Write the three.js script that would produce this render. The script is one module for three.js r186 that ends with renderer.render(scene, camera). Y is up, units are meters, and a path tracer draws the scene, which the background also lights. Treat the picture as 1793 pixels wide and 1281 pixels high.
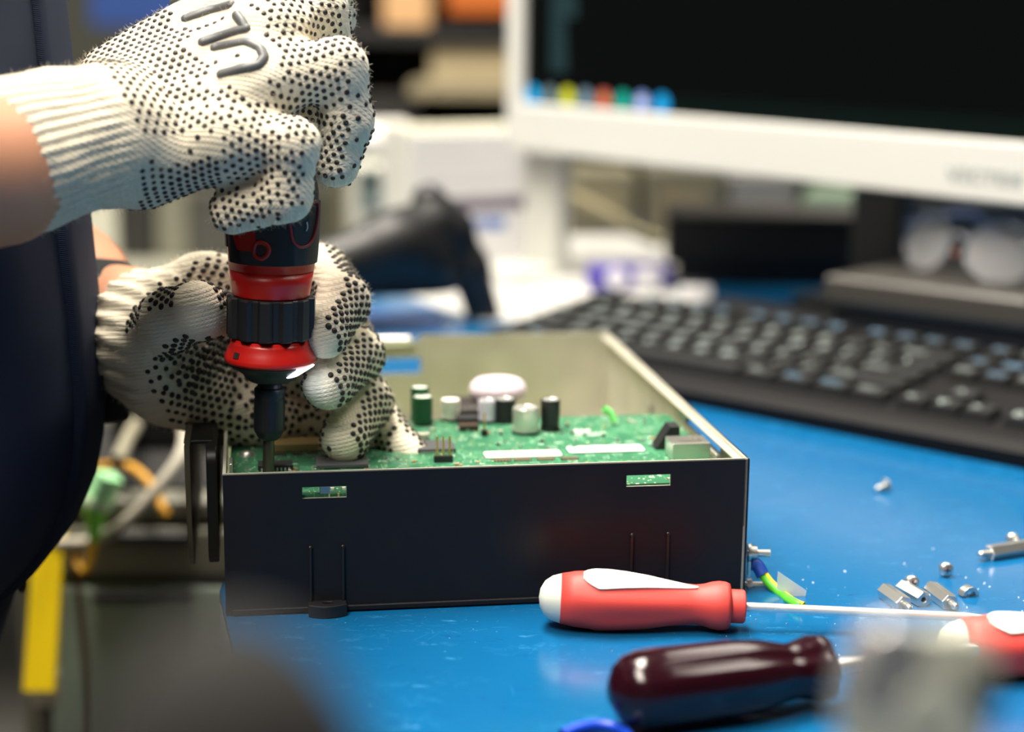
import * as THREE from 'three';
import { RoundedBoxGeometry } from 'three/addons/geometries/RoundedBoxGeometry.js';
import { mergeGeometries, mergeVertices, toCreasedNormals } from 'three/addons/utils/BufferGeometryUtils.js';
import { RectAreaLightUniformsLib } from 'three/addons/lights/RectAreaLightUniformsLib.js';
import { ImprovedNoise } from 'three/addons/math/ImprovedNoise.js';
import { TextGeometry } from 'three/addons/geometries/TextGeometry.js';
import { FontLoader } from 'three/addons/loaders/FontLoader.js';

// ------------------------------------------------------------------ camera, light, exposure
const scene = new THREE.Scene();
scene.background = new THREE.Color(0x000000);
const camera = new THREE.PerspectiveCamera(24.1034, 1793 / 1281, 0.02, 30);
camera.position.set(0, 0.22315, 0);
camera.rotation.set(-0.20561, 0, 0.01, 'XYZ');
camera.focus = 0.642;
camera.userData.fStop = 4.1;
const renderer = new THREE.WebGLRenderer({ antialias: true });
renderer.toneMapping = THREE.LinearToneMapping;
renderer.toneMappingExposure = 2.2;
renderer.shadowMap.enabled = true;
RectAreaLightUniformsLib.init();
const PANELS = [ // ceiling LED panels: x, z, width (x), length (z)
  [-0.34, -0.95, 0.6, 1.2, 23], [0.85, -2.3, 0.6, 1.2, 3], [1.15, -0.95, 0.6, 1.2, 3.5], [-0.6, 0.5, 0.6, 1.2, 13], [-1.25, -1.7, 0.6, 1.2, 7],
];
const PANEL_Y = 1.95;
for (const [x, z, w, l, power] of PANELS) {
  const L = new THREE.RectAreaLight(0xfff6e8, power, w, l);
  L.position.set(x, PANEL_Y - 0.03, z); L.lookAt(x, -1, z); L.castShadow = true;
  L.name = 'panel_light'; scene.add(L);
}

// ------------------------------------------------------------------ helpers
let seed = 12345;
const rnd = () => { seed = (seed * 1664525 + 1013904223) >>> 0; return seed / 4294967296; };
const rr = (a, b) => a + (b - a) * rnd();
const V = (a) => new THREE.Vector3(a[0], a[1], a[2]);
const taken = {};
const numbered = (n) => { const k = taken[n] = (taken[n] ?? -1) + 1; return k ? n + '_' + String(k).padStart(3, '0') : n; };
function mesh(name, geo, mat, parent) {
  const m = new THREE.Mesh(geo, mat); m.castShadow = m.receiveShadow = true;
  m.name = parent ? name : numbered(name); (parent || scene).add(m); return m;
}
function thing(name, label, category, pos = [0, 0, 0], turn = 0, group) {
  const o = new THREE.Group(); o.name = numbered(name); scene.add(o);
  o.position.set(...pos); o.rotation.y = turn; o.userData = { label, category };
  if (group) o.userData.group = group; return o;
}
function tag(o, label, category, group) { o.userData.label = label; o.userData.category = category; if (group) o.userData.group = group; return o; }
function struct(name, geo, mat) { const m = mesh(name, geo, mat); m.userData.kind = 'structure'; return m; }
const merge = (gs) => mergeGeometries(gs.map((g) => { const h = g.index ? g.toNonIndexed() : g.clone(); for (const k of Object.keys(h.attributes)) if (!['position', 'normal', 'uv'].includes(k)) h.deleteAttribute(k); return h; }));
const bx = (w, h, d, x = 0, y = 0, z = 0) => new THREE.BoxGeometry(w, h, d).translate(x, y, z);
const rb = (w, h, d, r, x = 0, y = 0, z = 0, s = 3) => new RoundedBoxGeometry(w, h, d, s, Math.min(r, w / 2.01, h / 2.01, d / 2.01)).translate(x, y, z);
const cyl = (r1, r2, h, x = 0, y = 0, z = 0, n = 28) => new THREE.CylinderGeometry(r1, r2, h, n).translate(x, y, z);
const lathe = (pts, n = 48) => new THREE.LatheGeometry(pts.map((p) => new THREE.Vector2(p[0], p[1])), n);
const tube = (pts, r, n = 40, m = 10, closed = false) => new THREE.TubeGeometry(new THREE.CatmullRomCurve3(pts.map(V), closed), n, r, m, closed);
function bar(a, b, r, n = 10, r2 = r) { // cylinder from a to b
  const A = V(a), B = V(b), d = B.clone().sub(A), g = new THREE.CylinderGeometry(r2, r, d.length(), n);
  g.applyQuaternion(new THREE.Quaternion().setFromUnitVectors(new THREE.Vector3(0, 1, 0), d.clone().normalize()));
  return g.translate(...A.add(B).multiplyScalar(0.5).toArray());
}
function shapeOf(pts) { const s = new THREE.Shape(); pts.forEach((p, i) => (i ? s.lineTo(p[0], p[1]) : s.moveTo(p[0], p[1]))); s.closePath(); return s; }
function rrect(w, h, r, x = 0, y = 0) {
  const s = new THREE.Shape(), a = x - w / 2, b = y - h / 2;
  s.moveTo(a + r, b); s.lineTo(a + w - r, b); s.absarc(a + w - r, b + r, r, -Math.PI / 2, 0); s.lineTo(a + w, b + h - r); s.absarc(a + w - r, b + h - r, r, 0, Math.PI / 2);
  s.lineTo(a + r, b + h); s.absarc(a + r, b + h - r, r, Math.PI / 2, Math.PI); s.lineTo(a, b + r); s.absarc(a + r, b + r, r, Math.PI, Math.PI * 1.5); return s;
}
const hole = (s, w, h, x, y) => { const p = new THREE.Path(); p.moveTo(x - w / 2, y - h / 2); p.lineTo(x - w / 2, y + h / 2); p.lineTo(x + w / 2, y + h / 2); p.lineTo(x + w / 2, y - h / 2); p.closePath(); s.holes.push(p); return s; };
const ext = (s, depth, bevel = 0, seg = 2) => new THREE.ExtrudeGeometry(s, { depth, bevelEnabled: bevel > 0, bevelThickness: bevel, bevelSize: bevel, bevelSegments: seg, curveSegments: 12 });
function M(color, rough = 0.6, metal = 0, o = {}) { return new THREE.MeshPhysicalMaterial({ color, roughness: rough, metalness: metal, ...o }); }
const noise = new ImprovedNoise();
function tex(w, h, f, srgb = false) { // DataTexture from f(u, v) -> [r,g,b] 0..1
  const d = new Uint8Array(w * h * 4);
  for (let j = 0; j < h; j++) for (let i = 0; i < w; i++) { const c = f(i / w, j / h), k = (j * w + i) * 4; d[k] = c[0] * 255; d[k + 1] = c[1] * 255; d[k + 2] = c[2] * 255; d[k + 3] = 255; }
  const t = new THREE.DataTexture(d, w, h); t.magFilter = THREE.LinearFilter; t.minFilter = THREE.LinearMipmapLinearFilter; t.generateMipmaps = true;
  t.wrapS = t.wrapT = THREE.RepeatWrapping; if (srgb) t.colorSpace = THREE.SRGBColorSpace; t.needsUpdate = true; return t;
}
function canvasTex(w, h, draw) { const c = document.createElement('canvas'); c.width = w; c.height = h; draw(c.getContext('2d'), w, h); const t = new THREE.CanvasTexture(c); t.colorSpace = THREE.SRGBColorSpace; t.anisotropy = 8; return t; }
// uv of a geometry from two of its coordinates, in metres times s
function planarUV(g, a, b, s = 1, oa = 0, ob = 0) { const p = g.attributes.position, uv = new Float32Array(p.count * 2); for (let i = 0; i < p.count; i++) { uv[2 * i] = (p.array[3 * i + a] - oa) * s; uv[2 * i + 1] = (p.array[3 * i + b] - ob) * s; } g.setAttribute('uv', new THREE.BufferAttribute(uv, 2)); return g; }

// signed distances and a surface-nets mesher, for bodies and gloves
const smin = (a, b, k) => { const h = Math.max(k - Math.abs(a - b), 0) / k; return Math.min(a, b) - h * h * k * 0.25; };
function coneD(x, y, z, A, B) {
  const bx_ = B[0] - A[0], by = B[1] - A[1], bz = B[2] - A[2], px = x - A[0], py = y - A[1], pz = z - A[2];
  let t = (px * bx_ + py * by + pz * bz) / (bx_ * bx_ + by * by + bz * bz); t = t < 0 ? 0 : t > 1 ? 1 : t;
  return Math.hypot(px - bx_ * t, py - by * t, pz - bz * t) - (A[3] + (B[3] - A[3]) * t);
}
function netMesh(f, lo, hi, cell) {
  const n = [0, 1, 2].map((i) => Math.ceil((hi[i] - lo[i]) / cell) + 1), [nx, ny, nz] = n, D = new Float32Array(nx * ny * nz), S = 6;
  for (let K = 0; K < nz; K += S) for (let Jj = 0; Jj < ny; Jj += S) for (let I = 0; I < nx; I += S) {
    const c = S * cell / 2, d0 = f(lo[0] + I * cell + c, lo[1] + Jj * cell + c, lo[2] + K * cell + c), far = Math.abs(d0) > S * cell * 0.87 * 1.6 + 0.004;
    for (let k = K; k < Math.min(K + S, nz); k++) for (let j = Jj; j < Math.min(Jj + S, ny); j++) for (let i = I; i < Math.min(I + S, nx); i++) D[(k * ny + j) * nx + i] = far ? d0 : f(lo[0] + i * cell, lo[1] + j * cell, lo[2] + k * cell);
  }
  const id = new Int32Array(nx * ny * nz).fill(-1), P = [], idx = [];
  for (let k = 0; k < nz - 1; k++) for (let j = 0; j < ny - 1; j++) for (let i = 0; i < nx - 1; i++) {
    let m = 0; const v = [];
    for (let c = 0; c < 8; c++) { const d = D[((k + (c >> 2)) * ny + j + ((c >> 1) & 1)) * nx + i + (c & 1)]; v.push(d); if (d < 0) m |= 1 << c; }
    if (m === 0 || m === 255) continue;
    let sx = 0, sy = 0, sz = 0, q = 0;
    for (let a = 0; a < 8; a++) for (const s of [1, 2, 4]) if (!(a & s)) { const b = a | s; if ((v[a] < 0) !== (v[b] < 0)) { const t = v[a] / (v[a] - v[b]); sx += (a & 1) + (s === 1 ? t : 0); sy += ((a >> 1) & 1) + (s === 2 ? t : 0); sz += (a >> 2) + (s === 4 ? t : 0); q++; } }
    id[(k * ny + j) * nx + i] = P.length / 3; P.push(lo[0] + (i + sx / q) * cell, lo[1] + (j + sy / q) * cell, lo[2] + (k + sz / q) * cell);
  }
  const at = (i, j, k) => id[(k * ny + j) * nx + i];
  for (let k = 1; k < nz - 1; k++) for (let j = 1; j < ny - 1; j++) for (let i = 1; i < nx - 1; i++) {
    const d = D[(k * ny + j) * nx + i] < 0;
    const quad = (a, b, c, e, fl) => { if (a < 0 || b < 0 || c < 0 || e < 0) return; fl ? idx.push(a, b, c, a, c, e) : idx.push(a, c, b, a, e, c); };
    if (d !== D[(k * ny + j) * nx + i + 1] < 0) quad(at(i, j - 1, k - 1), at(i, j, k - 1), at(i, j, k), at(i, j - 1, k), d);
    if (d !== D[(k * ny + j + 1) * nx + i] < 0) quad(at(i - 1, j, k - 1), at(i - 1, j, k), at(i, j, k), at(i, j, k - 1), d);
    if (d !== D[((k + 1) * ny + j) * nx + i] < 0) quad(at(i - 1, j - 1, k), at(i, j - 1, k), at(i, j, k), at(i - 1, j, k), d);
  }
  const g = new THREE.BufferGeometry(), N = new Float32Array(P.length), e = cell * 0.5;
  for (let i = 0; i < P.length; i += 3) { const n_ = grad(f, P[i], P[i + 1], P[i + 2], e); N[i] = n_[0]; N[i + 1] = n_[1]; N[i + 2] = n_[2]; }
  g.setAttribute('position', new THREE.BufferAttribute(new Float32Array(P), 3)); g.setAttribute('normal', new THREE.BufferAttribute(N, 3)); g.setIndex(idx); return g;
}
function grad(f, x, y, z, e = 0.0006) { const a = f(x + e, y, z) - f(x - e, y, z), b = f(x, y + e, z) - f(x, y - e, z), c = f(x, y, z + e) - f(x, y, z - e), l = Math.hypot(a, b, c) || 1; return [a / l, b / l, c / l]; }

// ------------------------------------------------------------------ textures shared by materials
const fine = tex(256, 256, (u, v) => { const n = 0.5 + 0.25 * (Math.sin(u * 40 * Math.PI) * 0) + (rnd() - 0.5) * 0.6; return [n, n, n]; });
const blotch = (f1, f2, lo, hi) => tex(256, 256, (u, v) => { // tileable soft noise
  const w = (a, b, f) => noise.noise(Math.cos(a * 6.2832) * f, Math.sin(a * 6.2832) * f, Math.cos(b * 6.2832) * f + 7) + noise.noise(Math.sin(b * 6.2832) * f + 3, Math.cos(a * 6.2832) * f, 1.3);
  const n = Math.min(1, Math.max(0, 0.5 + 0.35 * w(u, v, f1) + 0.25 * w(v, u, f2))); const c = lo + (hi - lo) * n; return [c, c, c]; });
const roughPatch = blotch(1.5, 5, 0.55, 1.0);
const galvTex = tex(256, 256, (u, v) => { const n = 0.5 + 0.5 * noise.noise(u * 9, v * 9, 2) * 0.9 + (rnd() - 0.5) * 0.12, c = 0.80 + 0.14 * n; return [c, c, c * 0.975]; }, true);

// ------------------------------------------------------------------ room
const FLOOR = -0.78, CEIL = 2.0;
struct('floor', bx(9, 0.1, 9, -0.6, FLOOR - 0.05, -1.2), M(0x4b4a46, 0.6));
struct('ceiling', bx(9, 0.1, 9, -0.6, CEIL + 0.05, -1.2), M(0x8f8d88, 0.9));
const wallM = M(0x5f6057, 0.9);
struct('wall_back', bx(9, 2.9, 0.1, -0.6, 0.6, -4.6), wallM);
struct('wall_front', bx(9, 2.9, 0.1, -0.6, 0.6, 3.2), M(0x5a5954, 0.9));
struct('wall_left', bx(0.1, 2.9, 9, -4.4, 0.6, -1.2), wallM);
struct('wall_right', bx(0.1, 2.9, 9, 3.4, 0.6, -1.2), M(0x5a5954, 0.9));
const panelGlow = new THREE.MeshStandardMaterial({ color: 0xffffff, emissive: 0xfff6e8, emissiveIntensity: 1.2 }), whiteMetal = M(0xe8e8e6, 0.5);
PANELS.forEach(([x, z, w, l], i) => {
  const t = thing('ceiling_light', ['square-edged white ceiling light panel above the person', 'white ceiling light panel above the monitor', 'white ceiling light panel right of the camera', 'white ceiling light panel above and behind the camera', 'white ceiling light panel over the back left shelves'][i], 'ceiling light', [x, PANEL_Y, z]);
  mesh('frame', merge([bx(w + 0.06, 0.05, 0.03, 0, 0.025, l / 2 + 0.015), bx(w + 0.06, 0.05, 0.03, 0, 0.025, -l / 2 - 0.015), bx(0.03, 0.05, l, w / 2 + 0.015, 0.025, 0), bx(0.03, 0.05, l, -w / 2 - 0.015, 0.025, 0)]), whiteMetal, t);
  mesh('diffuser', bx(w, 0.01, l, 0, 0.015, 0), panelGlow, t);
});

// ------------------------------------------------------------------ workbench
const tableRough = tex(512, 512, (u, v) => { const n = noise.noise(u * 7, v * 7, 4) * 0.5 + noise.noise(u * 23, v * 23, 9) * 0.3; const c = Math.min(1, Math.max(0.3, 0.62 + 0.28 * n + (rnd() - 0.5) * 0.08)); return [c, c, c]; });
const tableColor = canvasTex(2048, 2048, (c, w, h) => {
  c.fillStyle = '#0c5686'; c.fillRect(0, 0, w, h);
  for (let i = 0; i < 900; i++) { const x = rr(0, w), y = rr(0, h), n = 8 + rnd() * 26, s = rr(6, 40), a0 = rr(-0.4, 0.4), col = rnd() < 0.7 ? '95,155,200' : '6,50,105'; for (let k = 0; k < n; k++) { const X = x + rr(-s, s) * 1.6, Y = y + rr(-s, s) * 0.5, L = rr(2, 14); c.strokeStyle = `rgba(${col},${rr(0.1, 0.34)})`; c.lineWidth = rr(0.6, 2.4); c.beginPath(); c.moveTo(X, Y); c.lineTo(X + Math.cos(a0) * L, Y + Math.sin(a0) * L); c.stroke(); } }
  for (let i = 0; i < 2600; i++) { const x = rr(0, w), y = rr(0, h), L = rr(4, 46), a = rr(-0.5, 0.5) + (rnd() < 0.3 ? 1.2 : 0); c.strokeStyle = `rgba(${rnd() < 0.6 ? '105,165,210' : '5,40,90'},${rr(0.08, 0.32)})`; c.lineWidth = rr(0.5, 1.6); c.beginPath(); c.moveTo(x, y); c.lineTo(x + Math.cos(a) * L, y + Math.sin(a) * L); c.stroke(); }
  for (let i = 0; i < 700; i++) { c.fillStyle = `rgba(190,215,235,${rr(0.15, 0.6)})`; c.beginPath(); c.arc(rr(0, w), rr(0, h), rr(0.5, 1.6), 0, 7); c.fill(); }
}); tableColor.wrapS = tableColor.wrapT = THREE.RepeatWrapping;
const tableM = M(0xffffff, 0.30, 0, { map: tableColor, roughnessMap: tableRough });
{
  const t = thing('workbench', 'workbench with a glossy blue work surface carrying the black box and keyboard', 'workbench');
  // outline (x, z): the left edge runs obliquely past the box
  const P = [[-0.062, -0.08], [-0.062, -0.43], [-0.113, -0.635], [-0.165, -1.85], [1.7, -1.85], [1.7, -0.08]];
  const top = ext(shapeOf(P.map(([x, z]) => [x, -z])), 0.004).rotateX(-Math.PI / 2).translate(0, -0.004, 0);
  mesh('work_surface', planarUV(top, 0, 2, 2.6), tableM, t);
  mesh('board', ext(shapeOf(P.map(([x, z]) => [x, -z])), 0.028).rotateX(-Math.PI / 2).translate(0, -0.0325, 0), M(0x9aa3ad, 0.6), t);
  for (const [x, z] of [[0.0, -0.14], [-0.1, -1.78], [1.6, -0.14], [1.6, -1.78]]) mesh('leg', rb(0.05, 0.745, 0.05, 0.004, x, -0.4055, z), M(0x3a3d40, 0.5, 0.3), t);
}

// ------------------------------------------------------------------ the open black enclosure (its own frame: x along the front, y up, -z inward)
const BH = 0.05479, BW = 0.2, BD = 0.26520, BPOS = [-0.10586, 0, -0.60696], BTURN = 0.15341;
const boxBlack = M(0x1b1c21, 0.5, 0, { roughnessMap: roughPatch, bumpMap: fine, bumpScale: 0.00004, specularIntensity: 0.35 });
const galv = M(0xd8d5c8, 0.5, 0.35, { map: galvTex, roughnessMap: roughPatch }), edgeMetal = M(0xcfcfc8, 0.35, 0.9);
const up = (g, x = 0, y = 0, z = 0) => g.translate(x, y, z);
{
  const t = thing('equipment_enclosure', 'open black metal equipment box with bare galvanised inside, circuit board in it', 'metal box', BPOS, BTURN);
  const s1 = [0.029, 0.049, 0], s2 = [0.0454, 0.0445, 0], s3 = [0.1517, 0.0496, 0], s4 = [0.169, 0.045, 0];
  const slots = [[(s1[0] + s2[0]) / 2, (s1[1] + s2[1]) / 2, s2[0] - s1[0], s1[1] - s2[1]], [(s3[0] + s4[0]) / 2, (s3[1] + s4[1]) / 2, s4[0] - s3[0], s3[1] - s4[1]]];
  const front = (y0, y1) => { const s = shapeOf([[0, y0], [BW, y0], [BW, y1], [0, y1]]); for (const [x, y, w, h] of slots) hole(s, w, h, x, y); return s; };
  mesh('front_panel', planarUV(ext(front(0.0006, BH - 0.0004), 0.0006).translate(0, 0, -0.0006), 0, 1, 8), boxBlack, t);
  mesh('front_panel_inner_sheet', planarUV(ext(front(0.0006, BH), 0.0009).translate(0, 0, -0.0016), 0, 1, 6), galv, t);
  // fold lines of the front sheet and the outward lip along its foot
  mesh('bottom_lip', rb(BW - 0.004, 0.0022, 0.0014, 0.0006, BW / 2, 0.0016, 0.0004), boxBlack, t);
  for (const [a, b] of [[[0.0316, 0.0257, 0], [0.0437, 0.0023, 0]], [[0.1542, 0.026, 0], [0.1684, 0.0019, 0]]]) {
    const k = new THREE.Group(); k.name = 'mounting_tab'; t.add(k);
    for (const x of [a[0], b[0]]) mesh('rib', merge([rb(0.0011, a[1] - 0.003, 0.0016, 0.0004, x, (a[1] + 0.004) / 2, 0.0006), new THREE.SphereGeometry(0.0009, 8, 6).translate(x, a[1], 0.0006)]), M(0x2a2724, 0.3, 0.4), k);
    const w = b[0] - a[0] + 0.0014, sh = new THREE.Shape(); sh.moveTo(-w / 2, 0); sh.lineTo(-w / 2, -0.0045); sh.quadraticCurveTo(0, -0.009, w / 2, -0.0045); sh.lineTo(w / 2, 0); sh.closePath();
    const h = new THREE.Path(); h.absellipse(0, -0.0022, 0.0025, 0.0015, 0, Math.PI * 2, true); sh.holes.push(h);
    mesh('foot', ext(sh, 0.0038, 0.0004).rotateX(-Math.PI / 2).rotateY(0).scale(1, 1, 1).translate((a[0] + b[0]) / 2, 0.0006, 0.0004), M(0x15161a, 0.42), k);
  }
  // right wall with its long slot
  const rs0 = [0.2, 0.0492, 0.0921], rs1 = [0.2, 0.0479, 0.0357], rw = shapeOf([[0, 0.0006], [BD, 0.0006], [BD, BH], [0, BH]]);
  hole(rw, (rs0[2] - rs1[2]), 0.0045, (rs0[2] + rs1[2]) / 2, (rs0[1] + rs1[1]) / 2);
  mesh('side_wall', planarUV(ext(rw, 0.0009).rotateY(Math.PI / 2).translate(BW - 0.0017, 0, 0), 2, 1, 6), galv, t);
  mesh('side_skin', planarUV(ext(rw, 0.0006).rotateY(Math.PI / 2).translate(BW - 0.0007, 0, 0), 2, 1, 8), boxBlack, t);
  mesh('side_flange', rb(0.0035, 0.0008, BD - 0.01, 0.0003, BW - 0.0035, BH - 0.0012, -BD / 2), galv, t);
  mesh('side_tab', rb(0.0012, 0.012, 0.03, 0.0004, BW - 0.0045, BH - 0.012, -0.045), galv, t);
  mesh('side_tab', rb(0.0012, 0.006, 0.01, 0.0004, BW - 0.0035, BH - 0.016, -0.155), edgeMetal, t);
  // back wall, opened towards its left end
  const h0 = [0.0466, 0.0429, 0.2652], h1 = [0.0992, 0.0347, 0.2652], bw = shapeOf([[0, 0.0006], [BW, 0.0006], [BW, BH], [h1[0], BH], [h1[0] - 0.001, BH - 0.003], [0, BH - 0.003]]);
  hole(bw, h1[0] - h0[0], h0[1] - h1[1], (h0[0] + h1[0]) / 2, (h0[1] + h1[1]) / 2);
  mesh('back_wall', planarUV(ext(bw, 0.0012).translate(0, 0, -BD), 0, 1, 6), galv, t);
  mesh('back_rail', new THREE.CapsuleGeometry(0.0026, h1[0] - 0.012, 6, 14).rotateZ(Math.PI / 2).translate(h1[0] / 2 - 0.001, BH - 0.0022, -BD + 0.003), M(0xf2f2ee, 0.25, 0.6), t);
  mesh('left_wall', planarUV(bx(0.0012, BH - 0.0006, BD - 0.003, 0.0006, BH / 2, -BD / 2), 2, 1, 6), galv, t);
  mesh('floor_pan', planarUV(bx(BW - 0.004, 0.001, BD - 0.004, BW / 2, 0.0011, -BD / 2), 0, 2, 6), galv, t);
  mesh('corner_tab', rb(0.0012, 0.010, 0.010, 0.0004, 0.003, BH - 0.004, -0.016), edgeMetal, t);
  // plastic front bezel on the left end, standing clear of the bench edge
  mesh('bezel_plate', ext(rrect(0.16, 0.046, 0.006, 0.108, 0.034), 0.0032, 0.0004).rotateY(Math.PI / 2).translate(-0.0062, 0, 0), M(0x08090a, 0.4), t);
  const bz = new THREE.Shape(); bz.moveTo(0.030, 0.058); bz.bezierCurveTo(0.031, 0.040, 0.036, 0.018, 0.052, 0.004); bz.lineTo(0.17, 0.004); bz.lineTo(0.17, 0.058); bz.closePath();
  mesh('bezel_liner', ext(bz, 0.0016, 0.0003).rotateY(Math.PI / 2).translate(-0.0145, 0, 0), M(0x6d6a58, 0.3, 0.7), t);
  mesh('bezel_top', rb(0.0115, 0.0015, 0.13, 0.0005, -0.0095, 0.0572, -0.105), M(0x08090a, 0.4), t);
}

// ------------------------------------------------------------------ circuit board (same frame)
const PCBY = 0.0455;
const pcbTex = canvasTex(2048, 1024, (c, w, h) => { // x along the front, row 0 at the back
  c.fillStyle = '#2c6a4a'; c.fillRect(0, 0, w, h);
  for (let i = 0; i < 90; i++) { c.fillStyle = `rgba(${rnd() < 0.5 ? '28,92,62' : '95,150,115'},${rr(0.1, 0.35)})`; c.fillRect(rr(0, w), rr(0, h), rr(30, 220), rr(20, 120)); }
  c.lineCap = 'round';
  for (let i = 0; i < 420; i++) { let x = rr(0, w), y = rr(0, h); c.strokeStyle = `rgba(${rnd() < 0.7 ? '120,195,140' : '20,95,60'},${rr(0.25, 0.6)})`; c.lineWidth = rr(2, 5); c.beginPath(); c.moveTo(x, y); const n = 3 + (rnd() * 3 | 0); for (let k = 0; k < n; k++) { const a = Math.round(rnd() * 8) * Math.PI / 4, L = rr(20, 130); x += Math.cos(a) * L; y += Math.sin(a) * L; c.lineTo(x, y); } c.stroke(); }
  for (let i = 0; i < 900; i++) { c.fillStyle = rnd() < 0.5 ? 'rgba(225,235,205,0.85)' : 'rgba(205,180,110,0.9)'; c.beginPath(); c.arc(rr(0, w), rr(0, h), rr(2, 5), 0, 7); c.fill(); }
  for (let i = 0; i < 520; i++) { c.fillStyle = `rgba(238,245,232,${rr(0.5, 0.95)})`; const x = rr(0, w), y = rr(0, h); if (rnd() < 0.5) c.fillRect(x, y, rr(6, 26), rr(3, 8)); else { c.strokeStyle = c.fillStyle; c.lineWidth = 2; c.strokeRect(x, y, rr(14, 40), rr(10, 26)); } }
  c.fillStyle = '#eef2e8'; c.font = 'bold 52px sans-serif'; c.fillText('AIP', 1535, 262);
  for (let k = 0; k < 3; k++) c.fillRect(1535, 280 + k * 16, 150 - k * 20, 5);
});
{
  const PD = 0.112, t = thing('circuit_board', 'green printed circuit board with capacitors, chips and two white sticker labels', 'circuit board', BPOS, BTURN);
  const x0 = 0.0022, x1 = 0.196, zf = -0.0022;
  const board = bx(x1 - x0, 0.0016, PD, (x0 + x1) / 2, PCBY - 0.0008, zf - PD / 2);
  mesh('board', planarUV(board, 0, 2, 1, 0, 0), M(0xffffff, 0.42, 0, { map: pcbTex, bumpMap: pcbTex, bumpScale: 0.00005 }), t);
  { const p = board.attributes.position, uv = board.attributes.uv; for (let i = 0; i < p.count; i++) uv.setXY(i, (p.getX(i) - x0) / (x1 - x0), 1 - (zf - p.getZ(i) > PD / 2 ? 0 : 1)); for (let i = 0; i < p.count; i++) uv.setY(i, (zf - p.getZ(i)) / PD); }
  for (const [x, z] of [[0.01, -0.012], [0.19, -0.012], [0.01, -0.108], [0.15, -0.108]]) mesh('support', cyl(0.0025, 0.0025, PCBY - 0.0032, x, (PCBY - 0.0016 + 0.0016) / 2, z, 6), edgeMetal, t);
  const chipM = M(0x1a1b1d, 0.5), greyChip = M(0x4c4e50, 0.45), pinM = M(0xd8d8d2, 0.3, 0.9), gold = M(0xc9a04a, 0.35, 0.8), white = M(0xf0efe8, 0.6);
  const at = (b) => [b[0], PCBY, -b[2]];
  function cap(b, r, h, sleeve, top, name) {
    const [x, y, z] = at(b), g = new THREE.Group(); g.name = name || 'capacitor'; g.position.set(x, y, z); t.add(g);
    mesh('sleeve', lathe([[0, 0.0006], [r * 0.93, 0.0006], [r, 0.0012], [r, 0.0022], [r * 0.93, 0.0032], [r, 0.0044], [r, h - 0.0006], [r * 0.95, h], [r * 0.9, h]], 28), sleeve, g);
    mesh('top', lathe([[r * 0.9, h - 0.0002], [r * 0.84, h - 0.0005], [0, h - 0.0005]], 28), top, g);
    mesh('base', cyl(r * 1.06, r * 1.06, 0.0008, 0, 0.0004, 0), M(0x1c1c1e, 0.5), g);
    return g;
  }
  const silver = M(0xd9d8cf, 0.32, 0.75), blackSleeve = M(0x101213, 0.35), greenSleeve = M(0x1d5a3a, 0.45), capTop = M(0xd9dad6, 0.3, 0.8);
  cap([0.1267, 0.0455, 0.0872], 0.0056, 0.0112, silver, capTop);
  cap([0.1381, 0.0455, 0.0911], 0.0042, 0.0135, blackSleeve, capTop);
  cap([0.0846, 0.0455, 0.1075], 0.0043, 0.0125, greenSleeve, M(0xcfd8c8, 0.5));
  cap([0.0841, 0.0455, 0.115], 0.0040, 0.0150, greenSleeve, M(0xcfd8c8, 0.5));
  cap([0.1208, 0.0455, 0.1077], 0.0046, 0.0105, M(0x17181b, 0.4), capTop);
  cap([0.1131, 0.0455, 0.1085], 0.0040, 0.0100, M(0xd5cfe0, 0.5), capTop);
  cap([0.0975, 0.0455, 0.1135], 0.0042, 0.0095, M(0xe9e6da, 0.5), M(0xf4f2ea, 0.5));
  // integrated circuits with pin rows
  function chip(b, w, d, h, m, pins, name = 'chip') {
    const [x, y, z] = at(b), g = new THREE.Group(); g.name = name; g.position.set(x, y, z); t.add(g);
    mesh('body', rb(w, h, d, 0.0003, 0, h / 2 + 0.0003, 0, 2), m, g);
    if (pins) { const ps = []; for (let k = 0; k < pins; k++) for (const s of [-1, 1]) { const px = (k - (pins - 1) / 2) * (w * 0.9 / pins); ps.push(bx(w * 0.4 / pins, 0.0004, 0.0012, px, 0.0003, s * (d / 2 + 0.0005)), bx(w * 0.4 / pins, h * 0.6, 0.0004, px, h * 0.3, s * (d / 2 + 0.0001))); } mesh('pins', merge(ps), pinM, g); }
    return g;
  }
  chip([0.0198, 0.0455, 0.0406], 0.0135, 0.0075, 0.0022, chipM, 8);
  chip([0.0459, 0.0455, 0.0445], 0.0205, 0.0150, 0.0016, greyChip, 0);
  chip([0.0854, 0.0455, 0.0645], 0.0155, 0.0150, 0.0016, greyChip, 12);
  chip([0.104, 0.0455, 0.1064], 0.0090, 0.0080, 0.0030, chipM, 0);
  chip([0.0807, 0.0455, 0.0814], 0.0080, 0.0032, 0.0022, M(0xcfcabb, 0.4, 0.4), 0, 'crystal');
  chip([0.0291, 0.0455, 0.071], 0.0200, 0.0120, 0.0032, M(0xb39a63, 0.55), 0, 'relay');
  chip([0.1031, 0.0455, 0.095], 0.0085, 0.0060, 0.0024, M(0x3a2c22, 0.4), 0, 'inductor');
  for (const [px, py, n] of [[878, 808, 5], [914, 806, 7], [957, 804, 7], [1001, 804, 6]]) chip([0.1216, 0.0455, 0.0411].map((v, i) => (i === 0 ? v + (px - 930) * 0.000222 : v)), 0.0072, 0.0016, 0.0007, M(0x6b5f45, 0.5), n, 'resistor_network');
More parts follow.
